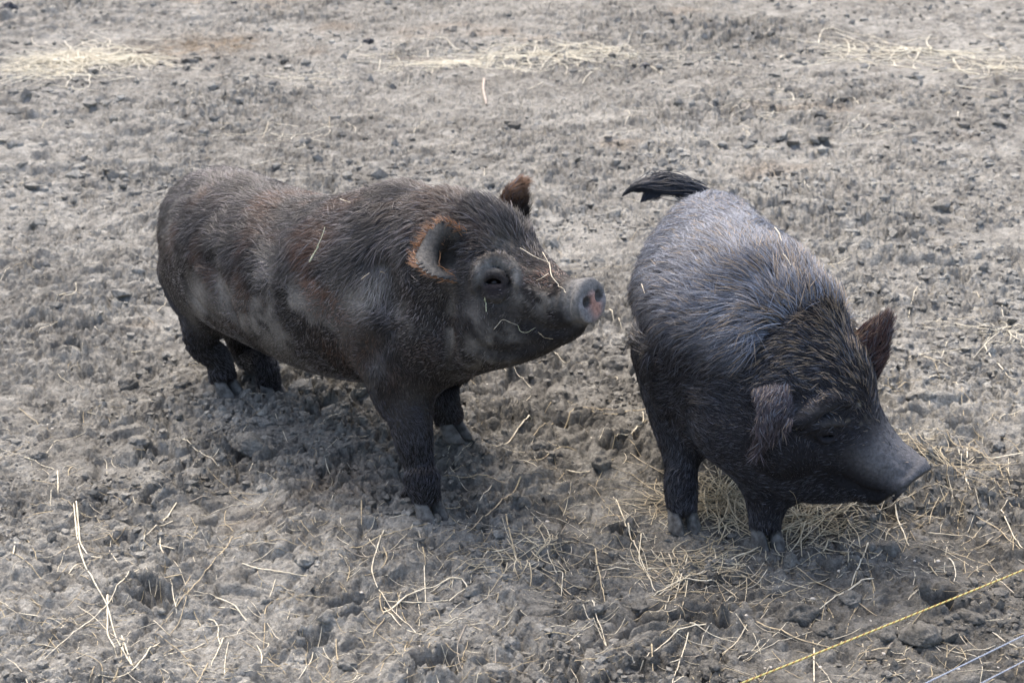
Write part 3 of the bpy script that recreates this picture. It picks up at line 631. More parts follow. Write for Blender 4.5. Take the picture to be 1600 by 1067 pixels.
T2 = T2 * (1 - face * .8) + A([.145, .145, .15]) * face * .9
fk = ((((V2 - dC) @ dN) > .010) & (R2 == SNOUT))[:, None] * 1.0; T2 = T2 * (1 - fk * .7) + A([.05, .05, .045]) * fk * .7
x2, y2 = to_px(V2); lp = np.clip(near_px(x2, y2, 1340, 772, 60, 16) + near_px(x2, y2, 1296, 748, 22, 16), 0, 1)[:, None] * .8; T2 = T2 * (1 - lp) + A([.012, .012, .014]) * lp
bw = (np.clip(near_px(x2, y2, 1268, 640, 40, 9) + .8 * near_px(x2, y2, 1300, 662, 26, 7), 0, 1) * (V2[:, 1] < 2.58) * .6)[:, None]; T2 = T2 * (1 - bw) + A([.085, .082, .08]) * bw
cr = (near3(V2, S2(.075, -.05, .055), .03) * sstep(.1, .4, vn3(V2, 90, 77)))[:, None]; T2 = T2 * (1 - cr) + A([.2, .18, .14]) * cr
body2 = make_mesh('body', V2, Q2, m_skin, pig2, tint=T2)
dens = np.ones(len(V2)); dens[R2 == SNOUT] = 0; dens *= 1 - .95 * near_px(*to_px(V2), 1292, 682, 16, 9) * (V2[:, 1] < 2.55); dens *= 1 - .93 * sstep(.085, .15, f2) * (R2 == HEAD)
dens *= 1 + 1.3 * sstep(.0, .5, N2[:, 2]); dens[R2 == EAR] *= 1.8
x2, y2 = to_px(V2); dens *= 1 - .7 * np.clip(near_px(x2, y2, 1286, 664, 52, 36), 0, 1) * (V2[:, 1] < 2.56); dens *= 1 - .5 * (R2 == HEAD) * sstep(-.02, .06, f2)
tri, w3 = scatter(V2, Q2, dens, 160000)
G = lambda Z, tri=tri, w3=w3: (Z[tri] * w3[..., None]).sum(1) if Z.ndim > 1 else (Z[tri] * w3).sum(1)
rt, nr = G(V2), unit(G(N2)); reg = R2[tri[:, 0]]; wh = W2[tri[:, 0]]
backness = sstep(-.1, .55, nr[:, 2]); hm = (reg == HEAD) | (reg == JAW) | (reg == SNOUT)
crest = np.clip(near3(rt, P(1260, 520, 2.62), .13), 0, 1)
length = .020 + .030 * backness; length[hm] = .009 + .03 * crest[hm]; length[reg == LEG] = .012; length[reg == EAR] = .018; length = length + .012 * crest
length *= .6 + .7 * RNG.random(len(length))
lift = .20 + .16 * backness + .26 * crest; lift[hm] = .24 + .38 * crest[hm]; lift[reg == EAR] = .35; length[wh == EN2] *= .7 + 1.0 * sstep(640, 690, to_px(rt)[1][wh == EN2]); lift[wh == EN2] = .2
u = RNG.random((len(rt), 1))
tc = A([.021, .021, .026]) * np.exp(RNG.normal(size=(len(rt), 1)) * .7)
sky_sheen = (backness * (reg == TRUNK) * sstep(.30, .42, rt[:, 2]) * (RNG.random(len(rt)) < .75))[:, None]  # blue-grey sky sheen painted into the colour of upward-facing back hairs
tc = tc * (1 - sky_sheen) + A([.24, .265, .32]) * (.5 + .8 * u) * sky_sheen
tan = ((RNG.random(len(rt)) < .30 * crest + .04) * (reg != LEG) * backness)[:, None] * 1.0
tc = tc * (1 - tan) + A([.30, .235, .165]) * (.6 + .7 * u) * tan
em = wh == EF2; tc[em] = tc[em] * .7 + A([.12, .055, .04]) * u[em]; em = wh == EN2; tc[em] = tc[em] * .8 + A([.07, .05, .055]) * u[em]
guard = (RNG.random(len(rt)) < .22) | (tan[:, 0] > .5); rad = np.where(guard, .0008, .00042) * np.where(hm & (crest < .25), .75, 1)
lit = (guard * (RNG.random(len(rt)) < .45) * (1 - tan[:, 0]) * (.6 + .4 * backness) * np.where(reg == LEG, .3, 1) * np.where(hm, .6 + .4 * crest, 1))[:, None]; tc = tc * (1 - lit) + A([.13, .14, .165]) * lit
add_hair('fur', m_fur, pig2, rt, nr, flow_at(rt, A2, wh), length, lift, rad, tc, 700)
# the long dark tuft of the tail
nT = 1600; s = RNG.random(nT); base_i = (s * 2.6)
sp = np.array([[.418, 3.375, .405], [.378, 3.395, .421], [.345, 3.41, .423], [.31, 3.41, .417]])
i = np.clip(base_i.astype(int), 0, 2); rt = sp[i] + (sp[i + 1] - sp[i]) * (base_i - i)[:, None] + RNG.normal(size=(nT, 3)) * .0085
lock = RNG.integers(0, 4, nT); aim = A([[-.118, .01, -.010], [-.135, -.0, -.024], [-.095, -.01, -.027], [-.10, .02, -.004]])[lock]
k = 8; Pts = np.zeros((nT, k, 3)); tt = np.linspace(0, 1, k)
for j in range(k):
    e = tt[j]; sprd = RNG.normal(size=(nT, 3)) * .0 + 0
    Pts[:, j] = rt * 1.0 + (A([.375, 3.40, .423]) + aim - rt) * (e ** 1.15)[..., None] * (.75 + .25 * s)[:, None] + A([0, 0, 1]) * (.014 * math.sin(e * 3.1)) + np.stack([0 * s, .008 * np.sin(e * 5 + lock * 2.1), .009 * np.sin(e * 6.5 + lock * 1.7 + 1.5 * s)], 1) * e + vvec(rt, 160, 9) * .006 * (1 - .6 * e)
hc = bpy.data.hair_curves.new('tail_tuft'); hc.add_curves([k] * nT); hc.attributes['position'].data.foreach_set('vector', Pts.astype(np.float32).ravel())
ra = hc.attributes.get('radius') or hc.attributes.new('radius', 'FLOAT', 'POINT'); ra.data.foreach_set('value', np.tile(np.interp(tt, [0, .6, 1], [.0008, .0007, .0002]), nT).astype(np.float32))
ca = hc.attributes.new('tint', 'FLOAT_COLOR', 'CURVE'); ca.data.foreach_set('color', np.concatenate([np.tile(A([.022, .028, .040]), (nT, 1)) * (.6 + .8 * RNG.random((nT, 1))), np.ones((nT, 1))], 1).astype(np.float32).ravel())
hc.materials.append(m_fur); o = bpy.data.objects.new('tail_tuft', hc); COL.objects.link(o); o.parent = pig2; o.matrix_parent_inverse = pig2.matrix_world.inverted()
for ft in (FR2, FL2): make_hoof(pig2, ft, unit([.25, -1, 0]))
for ft in (RR2, RL2): make_hoof(pig2, ft, A([0, -1, 0]), w=.017)
e2 = SF2(1291, 681, -.011)
make_eye(pig2, e2, .0085); make_eye(pig2, e2 - 2 * ((e2 - SK) @ lt2) * lt2, .0085)

# ------------------------------------------------------------------ straw, hay, clods, pebbles, wires
m_straw = [plain('straw_pale', (.68, .63, .50), .6, col2=(.52, .46, .33), scale=120), plain('straw_tan', (.47, .40, .26), .6, col2=(.33, .27, .18), scale=120),
           plain('straw_weathered', (.36, .32, .26), .75, col2=(.24, .21, .17), scale=120)]
m_hay = plain('hay', (.72, .68, .55), .6, col2=(.58, .53, .41), scale=14)
m_hay_tan = plain('hay_tan', (.60, .53, .38), .65, col2=(.36, .30, .20), scale=16)
def resample(pts, n):
    pts = np.asarray(pts, float); s = np.r_[0, np.cumsum(np.linalg.norm(np.diff(pts, axis=0), axis=1))]; q = np.linspace(0, s[-1], n)
    out = np.stack([np.interp(q, s, pts[:, c]) for c in range(pts.shape[1])], 1)
    for _ in range(2): out[1:-1] = .25 * out[:-2] + .5 * out[1:-1] + .25 * out[2:]
    return out, s[-1]
def lay(xy, r, lift=0, n=None):
    """a path on the ground plane -> a path that rests on the bumps"""
    xy = np.asarray(xy, float)[:, :2]; L = np.linalg.norm(np.diff(xy, axis=0), axis=1).sum()
    n = n or int(np.clip(L / .007, 6, 48)); p, L = resample(xy, n)
    g = ground_z(p[:, 0], p[:, 1]); m = g.copy()
    kk = 3
    for _ in range(kk): m = np.maximum(m, np.r_[m[0], .5 * (m[:-2] + m[2:]), m[-1]])
    for _ in range(3): m[1:-1] = .25 * m[:-2] + .5 * m[1:-1] + .25 * m[2:]
    m = np.maximum(m, g)
    return np.c_[p, m + r * .7 + lift - .0022 * np.clip(np.sin(np.linspace(0, 5 + 9 * L, n) + 40 * p[0, 0]), 0, 1)], L
def tube(path, r, sides=5, flat=.55):
    p = np.asarray(path, float); n = len(p); T = unit(np.gradient(p, axis=0)); S = unit(np.cross(T, [0, 0, 1.0])); U = np.cross(S, T)
    e = np.linspace(0, 1, n); pr = r * np.clip(np.minimum((e + .04) * 14, 1) * (1 - .45 * e), .2, 1) * (1 + .22 * np.sin(e * 31 + 50 * p[0, 0]) + .12 * np.sin(e * 77))
    a = np.arange(sides) / sides * 2 * np.pi
    V = p[:, None] + pr[:, None, None] * (np.cos(a)[None, :, None] * S[:, None] + flat * np.sin(a)[None, :, None] * U[:, None])
    i = np.arange(n * sides).reshape(n, sides)
    F = np.stack([i[:-1], np.roll(i[:-1], -1, 1), np.roll(i[1:], -1, 1), i[1:]], -1).reshape(-1, 4)
    caps = [[0, 1, 2, 3], [0, 3, 4, 4]] if False else []
    return V.reshape(-1, 3), F
THINGS = []                                           # (object, px, py, kind word, look words, group)
def straw(path, r, mat, look, name='straw', flat=.55):
    V, F = tube(path, r, 6, flat); c = V.mean(0)
    o = make_mesh(name, V - c, F, mat); o.location = c; o['category'] = 'straw'
    return o
def zig(pxs): return np.array([on_z(x, y, float(ground_z(*on_z(x, y)[:2]))) for x, y in pxs])
S_LIST = """115,787 122,850 140,900 168,950 182,1000 205,1038 w|120,790 125,850 140,870 160,878 w|168,925 168,995 180,1018 w|190,995 207,1040 w
368,840 330,880 300,920 260,970|378,880 430,895 480,905 w|565,778 565,827 w|250,1010 210,1045 150,1068 w|320,1005 270,1020 240,1040|337,940 365,955 385,970 w
340,948 375,957|268,928 277,968|38,715 85,735|90,737 91,772 w|55,720 90,692 135,680|45,750 85,755|255,815 278,787 262,808|600,830 580,890 600,940 650,990|598,968 650,930 700,907 720,908 733,925 702,941 w
600,945 700,942|545,850 672,827 t|525,853 590,870 645,860 g|50,800 110,803|390,1040 440,1045|350,998 330,1040|455,920 415,960 412,1010|220,890 165,955 70,1030|285,713 340,735|380,735 432,713|232,668 245,675
836,650 780,702 w|1010,640 960,650 900,665 830,690 tw|900,692 875,695 818,727|885,735 922,732 w|765,740 690,752 t|815,757 800,785 730,840 tw|768,770 738,800 724,830|790,800 800,850 815,890 tw|940,805 960,820 975,830
960,683 990,678 1006,660 1004,648 w|950,692 990,680 1010,655 t|1375,668 1420,675 1470,690 w|1455,707 1495,712 1510,760 1532,785|1511,700 1510,765|1472,680 1520,715 1560,735 1598,800|1598,712 1510,720 w|1398,797 1420,855 w|1432,780 1490,773
1185,860 1120,885 1060,915 1030,925 w|1125,916 1050,918 1020,930 w|1245,890 1300,925 1370,965 t|1365,906 1308,934 1270,968 w|1358,836 1350,870 1330,920 w|1340,860 1360,890 1367,925|1182,973 1230,995 1295,1014 tw|1112,983 1060,990 1020,1020 1000,1047 w
1018,1010 1020,1060|1272,1015 1272,1067|962,785 990,850 1024,925|1002,835 998,875 1020,915|1075,875 1055,930|1545,985 1590,1013|1560,800 1598,870|1540,795 1450,800 1395,797|1520,796 1560,820 1599,870|1290,905 1200,930 1170,950
1420,553 1480,548 1525,540|1600,517 1555,517 1538,540|1538,540 1575,588 1600,603 w|1536,537 1600,537|1375,618 1395,605 1421,599 w|1420,487 1427,465 1440,441|1250,418 1280,410 1310,425|1292,422 1329,406 w|1450,590 1470,592 1505,618 w|1520,445 1530,465 1533,472
1130,110 1160,120 1178,130|1290,62 1310,78 1340,84|1365,88 1450,98|1475,147 1575,161 w|1535,55 1585,70|340,188 365,195 w|515,185 515,203|595,175 575,182 540,183|118,243 158,252|952,487 974,507 w
930,860 935,910 945,950 w|660,855 665,890 t|925,938 950,1005 910,965|1045,870 1055,900 1062,915|985,895 925,905|800,850 810,885|600,950 630,985 660,1000|663,890 665,940|860,900 880,905 875,935|850,1010 930,1040 g|890,1045 960,1040 t
1075,1000 1060,1040 1050,1067|655,1030 690,1015|750,870 830,840|1220,950 1290,975|1430,990 1470,1000 g|1550,905 1590,930|1480,860 1540,880 1560,900 t|1360,880 1400,850|1450,830 1520,845|1560,650 1600,640|1440,560 1490,575|1530,480 1570,470
1460,500 1510,495 1560,505|1300,335 1325,345|1160,205 1185,240|1100,240 1120,260|1210,150 1235,145|880,190 900,185|700,230 730,225|640,210 665,190|480,165 500,175|420,200 410,215|300,150 302,165|150,165 170,175|60,200 80,185|30,290 60,280
20,420 60,410|100,470 130,455|85,470 120,455 118,440|0,430 20,420|60,520 90,505|200,545 230,555|430,650 450,690|120,640 150,650|30,640 60,660|505,660 535,640|860,555 890,570|760,560 800,590 830,600|1270,1000 1273,1035|1050,930 1100,920 1140,925 1190,905 t"""
items = []
for tok in S_LIST.replace('\n', '|').split('|'):
    q = tok.split(); fl = '' if ',' in q[-1] else q[-1]; pts = [tuple(map(float, c.split(','))) for c in q if ',' in c]
    items.append((pts, fl))
paths = []
for pts, fl in items:
    w3 = zig(pts); r = (.0016 if 'w' in fl else .0012) * random.uniform(.9, 1.15); mat = 1 if 't' in fl else 2 if 'g' in fl else random.choice((0, 0, 0, 1))
    paths.append((w3, r, mat))
def rnd_path(x, y, L, a, bend):
    n = 7; out = [(x, y)]; kink = random.randrange(2, 6) if random.random() < .25 else -1
    for i in range(n - 1):
        a += bend / n + (random.choice((-1, 1)) * random.uniform(.5, 1.2) if i == kink else 0) + random.gauss(0, .05)
        out.append((out[-1][0] + math.cos(a) * L / (n - 1), out[-1][1] + math.sin(a) * L / (n - 1)))
    return np.array(out)
def spread_px():
    """where stray straw lies in the photograph: thick near the black pig and the right foreground, sparse far off"""
    while True:
        x, y = random.uniform(-20, 1620), random.uniform(20, 1080)
        d = .10 + .30 * sstep(600, 900, y) + .9 * math.exp(-((x - 1130) / 190) ** 2 - ((y - 850) / 75) ** 2) + .5 * math.exp(-((x - 1460) / 150) ** 2 - ((y - 760) / 120) ** 2) + .35 * math.exp(-((x - 820) / 150) ** 2 - ((y - 850) / 70) ** 2) + .35 * math.exp(-((x - 1450) / 150) ** 2 - ((y - 110) / 40) ** 2)
        if random.random() < d: return x, y
while len(paths) < 300:
    x, y = spread_px(); p = on_z(x, y); dist = p[1]
    L = random.choice((.035, .05, .07, .10, .14)) * random.uniform(.8, 1.25); 
    paths.append((rnd_path(p[0], p[1], L, random.uniform(0, 6.28), random.gauss(0, .7)), random.uniform(.0008, .0015), random.choice((0, 0, 1, 1, 2))))
for (w3, r, mat) in paths:
    path, L = lay(w3, r, random.uniform(0, .003)); o = straw(path, r, m_straw[mat], None)
    mid = path[len(path) // 2]; ch = np.linalg.norm(path[-1] - path[0]) / max(L, 1e-6)
    tn = unit(np.diff(path[:, :2], axis=0)); turn = np.abs(np.cross(np.c_[tn[:-1], 0 * tn[:-1, 0]], np.c_[tn[1:], 0 * tn[1:, 0]])[:, 2]).max() if len(tn) > 1 else 0
    look = ('long' if L > .12 else 'medium' if L > .06 else 'short') + ' ' + ('straight' if ch > .985 else 'sharply bent' if turn > .35 else 'curved') + ' ' + ('pale', 'tan', 'weathered grey')[mat]
    THINGS.append((o, mid, look + ' straw', 'straw scattered on the mud'))
# fine chaff too small and too many to count
def bundle(name, mat, plist, kind=None):
    VV, FF, nv = [], [], 0
    for path, r in plist:
        V, F = tube(path, r, 4); VV.append(V); FF.append(F + nv); nv += len(V)
    return make_mesh(name, np.concatenate(VV), np.concatenate(FF), mat)
chaff = [[], []]
for i in range(2100):
    x, y = spread_px(); p = on_z(x + random.gauss(0, 15), y)
    L = random.choice((random.uniform(.012, .05), random.uniform(.012, .05), random.uniform(.03, .09), random.uniform(.08, .17))) * (1.25 if p[1] > 4 else 1); r = random.uniform(.0006, .00105)
    path, _ = lay(rnd_path(p[0], p[1], L, random.uniform(0, 6.28), random.gauss(0, .6)), r, 0, 8 if L < .07 else 18); chaff[i % 2].append((path, r))
tag(bundle('chaff', m_straw[0], chaff[0]), kind='stuff'); tag(bundle('chaff', m_straw[1], chaff[1]), kind='stuff')
def hay(cx, cy, rx, ry, n, mat, hgt, L0, L1, r0):
    c = on_z(cx, cy); ex = on_z(cx + rx, cy)[0] - c[0]; ey = (on_z(cx, cy - ry)[1] - on_z(cx, cy + ry)[1]) / 2; pl = []
    for i in range(n):
        a = random.uniform(0, 6.28); q = min(abs(random.gauss(0, .5)), 1.3); x = c[0] + ex * q * math.cos(a); y = c[1] + ey * q * math.sin(a)
        L = random.uniform(L0, L1); r = r0 * random.uniform(.7, 1.2)
        path, _ = lay(rnd_path(x, y, L, random.gauss(0, 1.1) + random.choice((0, math.pi)), random.gauss(0, .9)), r, hgt * random.random() * math.exp(-2 * q * q), 9); pl.append((path, r))
    return tag(bundle('hay', mat, pl), kind='stuff')
hay(120, 103, 105, 34, 430, m_hay, .03, .08, .34, .0026); hay(205, 100, 50, 12, 130, m_hay, .02, .10, .25, .0022); hay(60, 118, 60, 15, 80, m_hay, .01, .1, .25, .002)
hay(850, 88, 260, 30, 200, m_hay, .008, .10, .42, .0026); hay(720, 100, 110, 10, 130, m_hay, .01, .1, .25, .0022); hay(950, 78, 90, 8, 45, m_hay, .01, .12, .35, .0022)
hay(1420, 88, 230, 34, 120, m_hay, .01, .14, .45, .0030); hay(1560, 110, 80, 26, 50, m_hay, .01, .12, .35, .0022)
hay(1135, 785, 75, 48, 180, m_hay_tan, .018, .06, .17, .0015); hay(1260, 815, 120, 34, 135, m_hay_tan, .012, .06, .16, .0015); hay(1040, 780, 40, 25, 30, m_hay_tan, .01, .05, .12, .0013)
hay(480, 120, 260, 60, 40, m_hay, .004, .06, .2, .0020); hay(1200, 180, 330, 70, 60, m_hay, .004, .06, .22, .0020); hay(480, 215, 150, 30, 25, m_hay, .004, .06, .2, .0018); hay(1480, 745, 90, 50, 45, m_hay_tan, .008, .06, .16, .0013); hay(1560, 540, 60, 30, 25, m_hay, .008, .08, .2, .0014); hay(820, 860, 80, 40, 45, m_hay_tan, .006, .05, .13, .0012); hay(1080, 880, 110, 35, 60, m_hay_tan, .006, .05, .14, .0012)

# crumbled clods of mud and pale pebbles
bm_u = bpy.data.meshes.new('tmp')
import bmesh
bmx = bmesh.new(); bmesh.ops.create_icosphere(bmx, subdivisions=4, radius=1); ICO = np.array([v.co[:] for v in bmx.verts]); ICF = np.array([[v.index for v in f.verts] for f in bmx.faces]); bmx.free()
bmx = bmesh.new(); bmesh.ops.create_icosphere(bmx, subdivisions=2, radius=1); ICO2 = np.array([v.co[:] for v in bmx.verts]); ICF2 = np.array([[v.index for v in f.verts] for f in bmx.faces]); bmx.free()
def lump(name, px, py, size, mat, seed, tintc=None, rough=1.0, sink=.35, fine=True):
    p = on_z(px, py); v = ICO if fine else ICO2; f = ICF if fine else ICF2
    d = 1 + rough * (.34 * vn3(v + seed, 1.3, seed) + .20 * vn3(v + seed, 3.1, seed + 1) + .10 * vn3(v + seed, 7, seed + 2) + .05 * vn3(v + seed, 15, seed + 3))
    pn = unit(RNG.normal(size=(11, 3))); pc = RNG.uniform(.62, 1.0, 11); dv = np.clip(v @ pn.T, .05, 1); cut = (pc / dv).min(1)
    d = np.minimum(d, cut) if rough >= 1 else d
    if rough >= 1: d = d + .05 * vn3(v + seed, 9, seed + 5) + .03 * vn3(v + seed, 22, seed + 6)
    V = v * d[:, None] * size * np.array([random.uniform(.85, 1.2), random.uniform(.8, 1.1), random.uniform(.55, .8)])
    a = random.uniform(0, 6.28); R = np.array([[math.cos(a), -math.sin(a), 0], [math.sin(a), math.cos(a), 0], [0, 0, 1]]); V = V @ R.T
    o = make_mesh(name, V, f, mat, tint=np.tile(tintc if tintc is not None else [.2, .19, .17], (len(V), 1)))
    o.location = (p[0], p[1], float(ground_z(p[0], p[1])) + size * (.6 - sink)); return o, np.array(o.location)
clods = [(1242, 962, .033), (1290, 985, .02), (1165, 1000, .022), (1440, 1015, .034), (1510, 985, .028), (1385, 1000, .024), (1330, 945, .02), (1480, 935, .018), (1390, 870, .022), (1440, 640, .03), (1500, 625, .026), (1560, 690, .024), (330, 690, .03), (395, 695, .034), (255, 765, .03), (215, 690, .024), (300, 735, .022), (470, 600, .03), (520, 640, .026), (960, 575, .034), (1000, 600, .026), (930, 600, .022), (985, 560, .02), (730, 635, .026), (105, 545, .034), (150, 510, .028), (70, 560, .026), (190, 470, .024), (60, 700, .022), (940, 735, .022), (960, 700, .02), (845, 700, .016), (1000, 940, .018), (590, 700, .016), (1350, 400, .03), (1470, 330, .03), (1290, 470, .026), (1520, 410, .028), (1330, 330, .026), (1510, 250, .03), (1220, 215, .028), (880, 430, .03), (930, 400, .028), (860, 380, .026), (960, 330, .026), (60, 360, .03), (140, 385, .024), (210, 330, .022), (700, 190, .026), (330, 140, .026)]
while len(clods) < 120:
    x, y = random.uniform(0, 1600), random.uniform(150, 1060)
    if 250 < x < 950 and 260 < y < 600 or 990 < x < 1400 and 300 < y < 800: continue
    clods.append((x, y, random.uniform(.008, .021)))
for i, (x, y, s) in enumerate(clods):
    q = on_z(x, y); gi = np.clip(np.searchsorted(GX, q[0]), 0, NX - 1); gj = np.clip(np.searchsorted(GY, q[1]), 0, NY - 1)
    o, c = lump('mud_clod', x, y, s, m_mud, 10 + i, tint[gj, gi] * 1.1, 1.0, .55, s > .012); o['category'] = 'clod'
    THINGS.append((o, c, ('large' if s > .026 else 'medium' if s > .018 else 'small') + ' rough mud clod', 'crumbled mud clods'))
# crumbs of broken mud, too many to count: small faceted lumps lying wherever the ground is trodden loose
bmx = bmesh.new(); bmesh.ops.create_icosphere(bmx, subdivisions=1, radius=1); IC1 = np.array([v.co[:] for v in bmx.verts]); ICF1 = np.array([[v.index for v in f.verts] for f in bmx.faces]); bmx.free()
def crumbs(n, y0, y1, s0, s1, seed):
    r = np.random.default_rng(seed); yy = y0 * (y1 / y0) ** r.random(n * 3); xx = (r.random(n * 3) * 2 - 1) * (.37 * yy + .25)
    ok = r.random(n * 3) < sstep(-.25, .5, fbm2(xx * 2.6, yy * 2.6, seed, 3) + .5 * vn2(xx * 9, yy * 9, seed + 4)); xx, yy = xx[ok][:n], yy[ok][:n]; n = len(xx)
    size = s0 * (s1 / s0) ** (r.random(n) ** 2.2); zz = ground_z(xx, yy)
    V = IC1[None] * (1 + .28 * r.normal(size=(n, len(IC1), 1)).clip(-1.6, 1.6)) * size[:, None, None] * r.uniform(.65, 1.25, (n, 1, 3)) * np.array([1, 1, .8])
    V = V + np.stack([xx, yy, zz + size * .12], 1)[:, None]
    F = ICF1[None] + (np.arange(n) * len(IC1))[:, None, None]
    gi = np.clip(np.searchsorted(GX, xx), 0, NX - 1); gj = np.clip(np.searchsorted(GY, yy), 0, NY - 1)
    tc = np.repeat((tint[gj, gi] * r.uniform(.85, 1.3, (n, 1))), len(IC1), 0)
    return tag(make_mesh('mud_crumbs', V.reshape(-1, 3), F.reshape(-1, 3), m_mud, tint=tc, smooth=False), kind='stuff')
crumbs(9000, 1.9, 3.6, .0022, .011, 11); crumbs(5000, 3.0, 5.5, .004, .016, 12); crumbs(3600, 4.8, 10.5, .008, .026, 13)
m_peb = plain('pebble', (.55, .52, .46), .7, col2=(.40, .37, .32), scale=80)
for i in range(26):
    x, y = ((1282, 1040), (1435, 1052), (1205, 1037), (1558, 1055), (1340, 1035), (1380, 1028), (1465, 885), (1428, 885), (1310, 905), (1270, 935), (565, 918), (1595, 815))[i] if i < 12 else (random.uniform(10, 1590), random.uniform(640, 1062))
    s = random.uniform(.0025, .004) if i < 12 else random.uniform(.002, .004)
    o, c = lump('pebble', x, y, s, m_peb, 300 + i, None, .6, .3, False); o['category'] = 'pebble'
    THINGS.append((o, c, 'tiny pale pebble', 'pale pebbles in the mud'))
m_dung = plain('dung', (.045, .047, .055), .5, col2=(.02, .02, .024), scale=40)
for i, (x, y, s, lab) in enumerate(((575, 64, .032, 'dark flattened dung lump behind the brown pig, left of the hay streak'), (988, 108, .022, 'small bluish black dung lump at the right end of the middle hay streak'), (1008, 107, .026, 'shiny bluish black dung lump just right of a smaller one beside the hay streak'), (15, 26, .06, 'black dung heap in the far top left corner'))):
    o, c = lump('dung_lump', x, y, s, m_dung, 400 + i, None, 1.0, .35); tag(o, lab, 'dung')
path, L = lay(np.array([on_z(757, 128), on_z(755, 145), on_z(760, 166)]), .007, .004, 14); o = straw(path, .008, plain('bare_wood', (.42, .36, .31), .8, col2=(.3, .26, .22), scale=30), None, 'stick', .9)
tag(o, 'thick pale bare stick lying behind the brown pig, in front of the middle hay streak', 'stick')

# straws caught in the animals' coats
bv1 = BVHTree.FromPolygons(V1.tolist(), Q1.tolist()); bv2 = BVHTree.FromPolygons(V2.tolist(), Q2.tolist())
m_green = plain('green_husk', (.42, .47, .30), .6, col2=(.5, .5, .36), scale=60)
def on_pig(bv, pts, r, mat, label, off=.007, flat=.6):
    out = []; r *= .72; off *= .8
    for x, y in resample(np.array(pts, float), max(6, 4 * len(pts)))[0]:
        h, n_, i_, d_ = bv.ray_cast(Vector((0, 0, CAM_H)), Vector(ray(x, y)).normalized())
        if h is not None: out.append(np.array(h) + np.array(n_) * off)
    if len(out) > 2: tag(straw(np.array(out), r, mat, None, 'straw', flat), label, 'straw')
w_, t_ = m_straw[0], m_straw[1]
on_pig(bv1, [(500, 413), (507, 401), (514, 391)], .0042, m_green, "thick pale green husk stuck on the brown pig's side", .030)
on_pig(bv1, [(512, 394), (520, 378), (524, 365)], .0014, m_green, "thin green stem above the green husk on the brown pig's side", .032)
on_pig(bv1, [(811, 391), (835, 406), (857, 415)], .0015, w_, "long pale straw across the brown pig's forehead, ending at the forked one")
on_pig(bv1, [(846, 396), (852, 406), (857, 415)], .0012, w_, "short pale straw at the far edge of the brown pig's forehead", .004)
on_pig(bv1, [(857, 413), (861, 434), (875, 449), (887, 458)], .0013, w_, "curved pale straw running down the brown pig's nose to its snout", .005)
on_pig(bv1, [(857, 430), (848, 436), (838, 440)], .0011, w_, "short pale straw branching sideways on the brown pig's nose", .005)
on_pig(bv1, [(760, 464), (760, 475), (761, 487)], .0016, m_green, "small whitish green husk hanging just below the brown pig's eye", .005)
on_pig(bv1, [(772, 514), (786, 497), (798, 503), (808, 506)], .0010, w_, "crooked pale straw on the brown pig's cheek", .006)
on_pig(bv1, [(808, 506), (815, 518), (826, 519), (838, 512)], .0010, m_green, "greenish curled straw at the corner of the brown pig's mouth", .006)
on_pig(bv1, [(842, 519), (852, 526), (866, 528)], .0010, t_, "thin tan straw under the brown pig's mouth", .006)
on_pig(bv1, [(545, 328), (553, 330), (562, 332)], .0011, w_, "short pale straw lying on top of the brown pig's back", .034)
on_pig(bv1, [(572, 437), (577, 432), (582, 428)], .0012, w_, "short slanting pale straw on the brown pig's shoulder", .022)
on_pig(bv1, [(598, 425), (606, 425), (614, 426)], .0008, t_, "short level tan straw on the brown pig's shoulder behind the ear", .022)
on_pig(bv1, [(745, 299), (760, 298), (772, 300), (778, 306)], .0013, w_, "pale straw on the brown pig's neck crest between its ears", .034)
on_pig(bv2, [(1200, 376), (1207, 385), (1211, 398)], .0015, w_, "curved whitish straw on the black pig's back, nearest its rump", .034)
on_pig(bv2, [(1214, 418), (1220, 426), (1224, 434)], .0014, w_, "short whitish straw on the black pig's back, nearer its neck", .036)
on_pig(bv2, [(1017, 450), (1019, 456), (1022, 464)], .0013, w_, "tiny whitish straw on the black pig's outer flank", .024)
on_pig(bv2, [(1232, 760), (1240, 766), (1246, 780), (1247, 797)], .0009, t_, "thin wavy tan stem hanging on the black pig's jowl", .010)

# electric fence wires close to the camera
def strand_set(name, p0, p1, R, rs, nst, pitch, mats, ext):
    p0 = np.array(p0); p1 = np.array(p1); d = unit(p1 - p0); a = p0 - d * ext; b_ = p1 + d * ext; L = np.linalg.norm(b_ - a); n = int(L / .0025)
    s = np.linspace(0, L, n); S = unit(np.cross(d, [0, 0, 1])); U = np.cross(S, d); VV = []; FF = []; nv = 0
    for k in range(nst):
        ph = s / pitch * 2 * np.pi + k * 2 * np.pi / nst; pth = a + d * s[:, None] + R * (np.cos(ph)[:, None] * S + np.sin(ph)[:, None] * U)
        pth[:, 2] -= .012 * np.sin(s / L * np.pi)
        i = np.arange(n * 5).reshape(n, 5); an = np.arange(5) / 5 * 2 * np.pi
        VV.append((pth[:, None] + rs * (np.cos(an)[None, :, None] * S + np.sin(an)[None, :, None] * U)).reshape(-1, 3))
        FF.append(np.stack([i[:-1], np.roll(i[:-1], -1, 1), np.roll(i[1:], -1, 1), i[1:]], -1).reshape(-1, 4) + nv); nv += n * 5
    o = make_mesh(name, np.concatenate(VV), np.concatenate(FF), mats[0])
    for m in mats[1:]: o.data.materials.append(m)
    if len(mats) > 1:
        per = len(FF[0]); mi = np.zeros(len(o.data.polygons), np.int32); mi[per * (nst - 1):] = 1; o.data.polygons.foreach_set('material_index', mi)
    return o
m_yel = plain('yellow_polywire', (.50, .46, .17), .5); m_orn = plain('brown_thread', (.30, .15, .04), .5); m_steel = plain('grey_wire', (.30, .34, .41), .5)
wz = .16
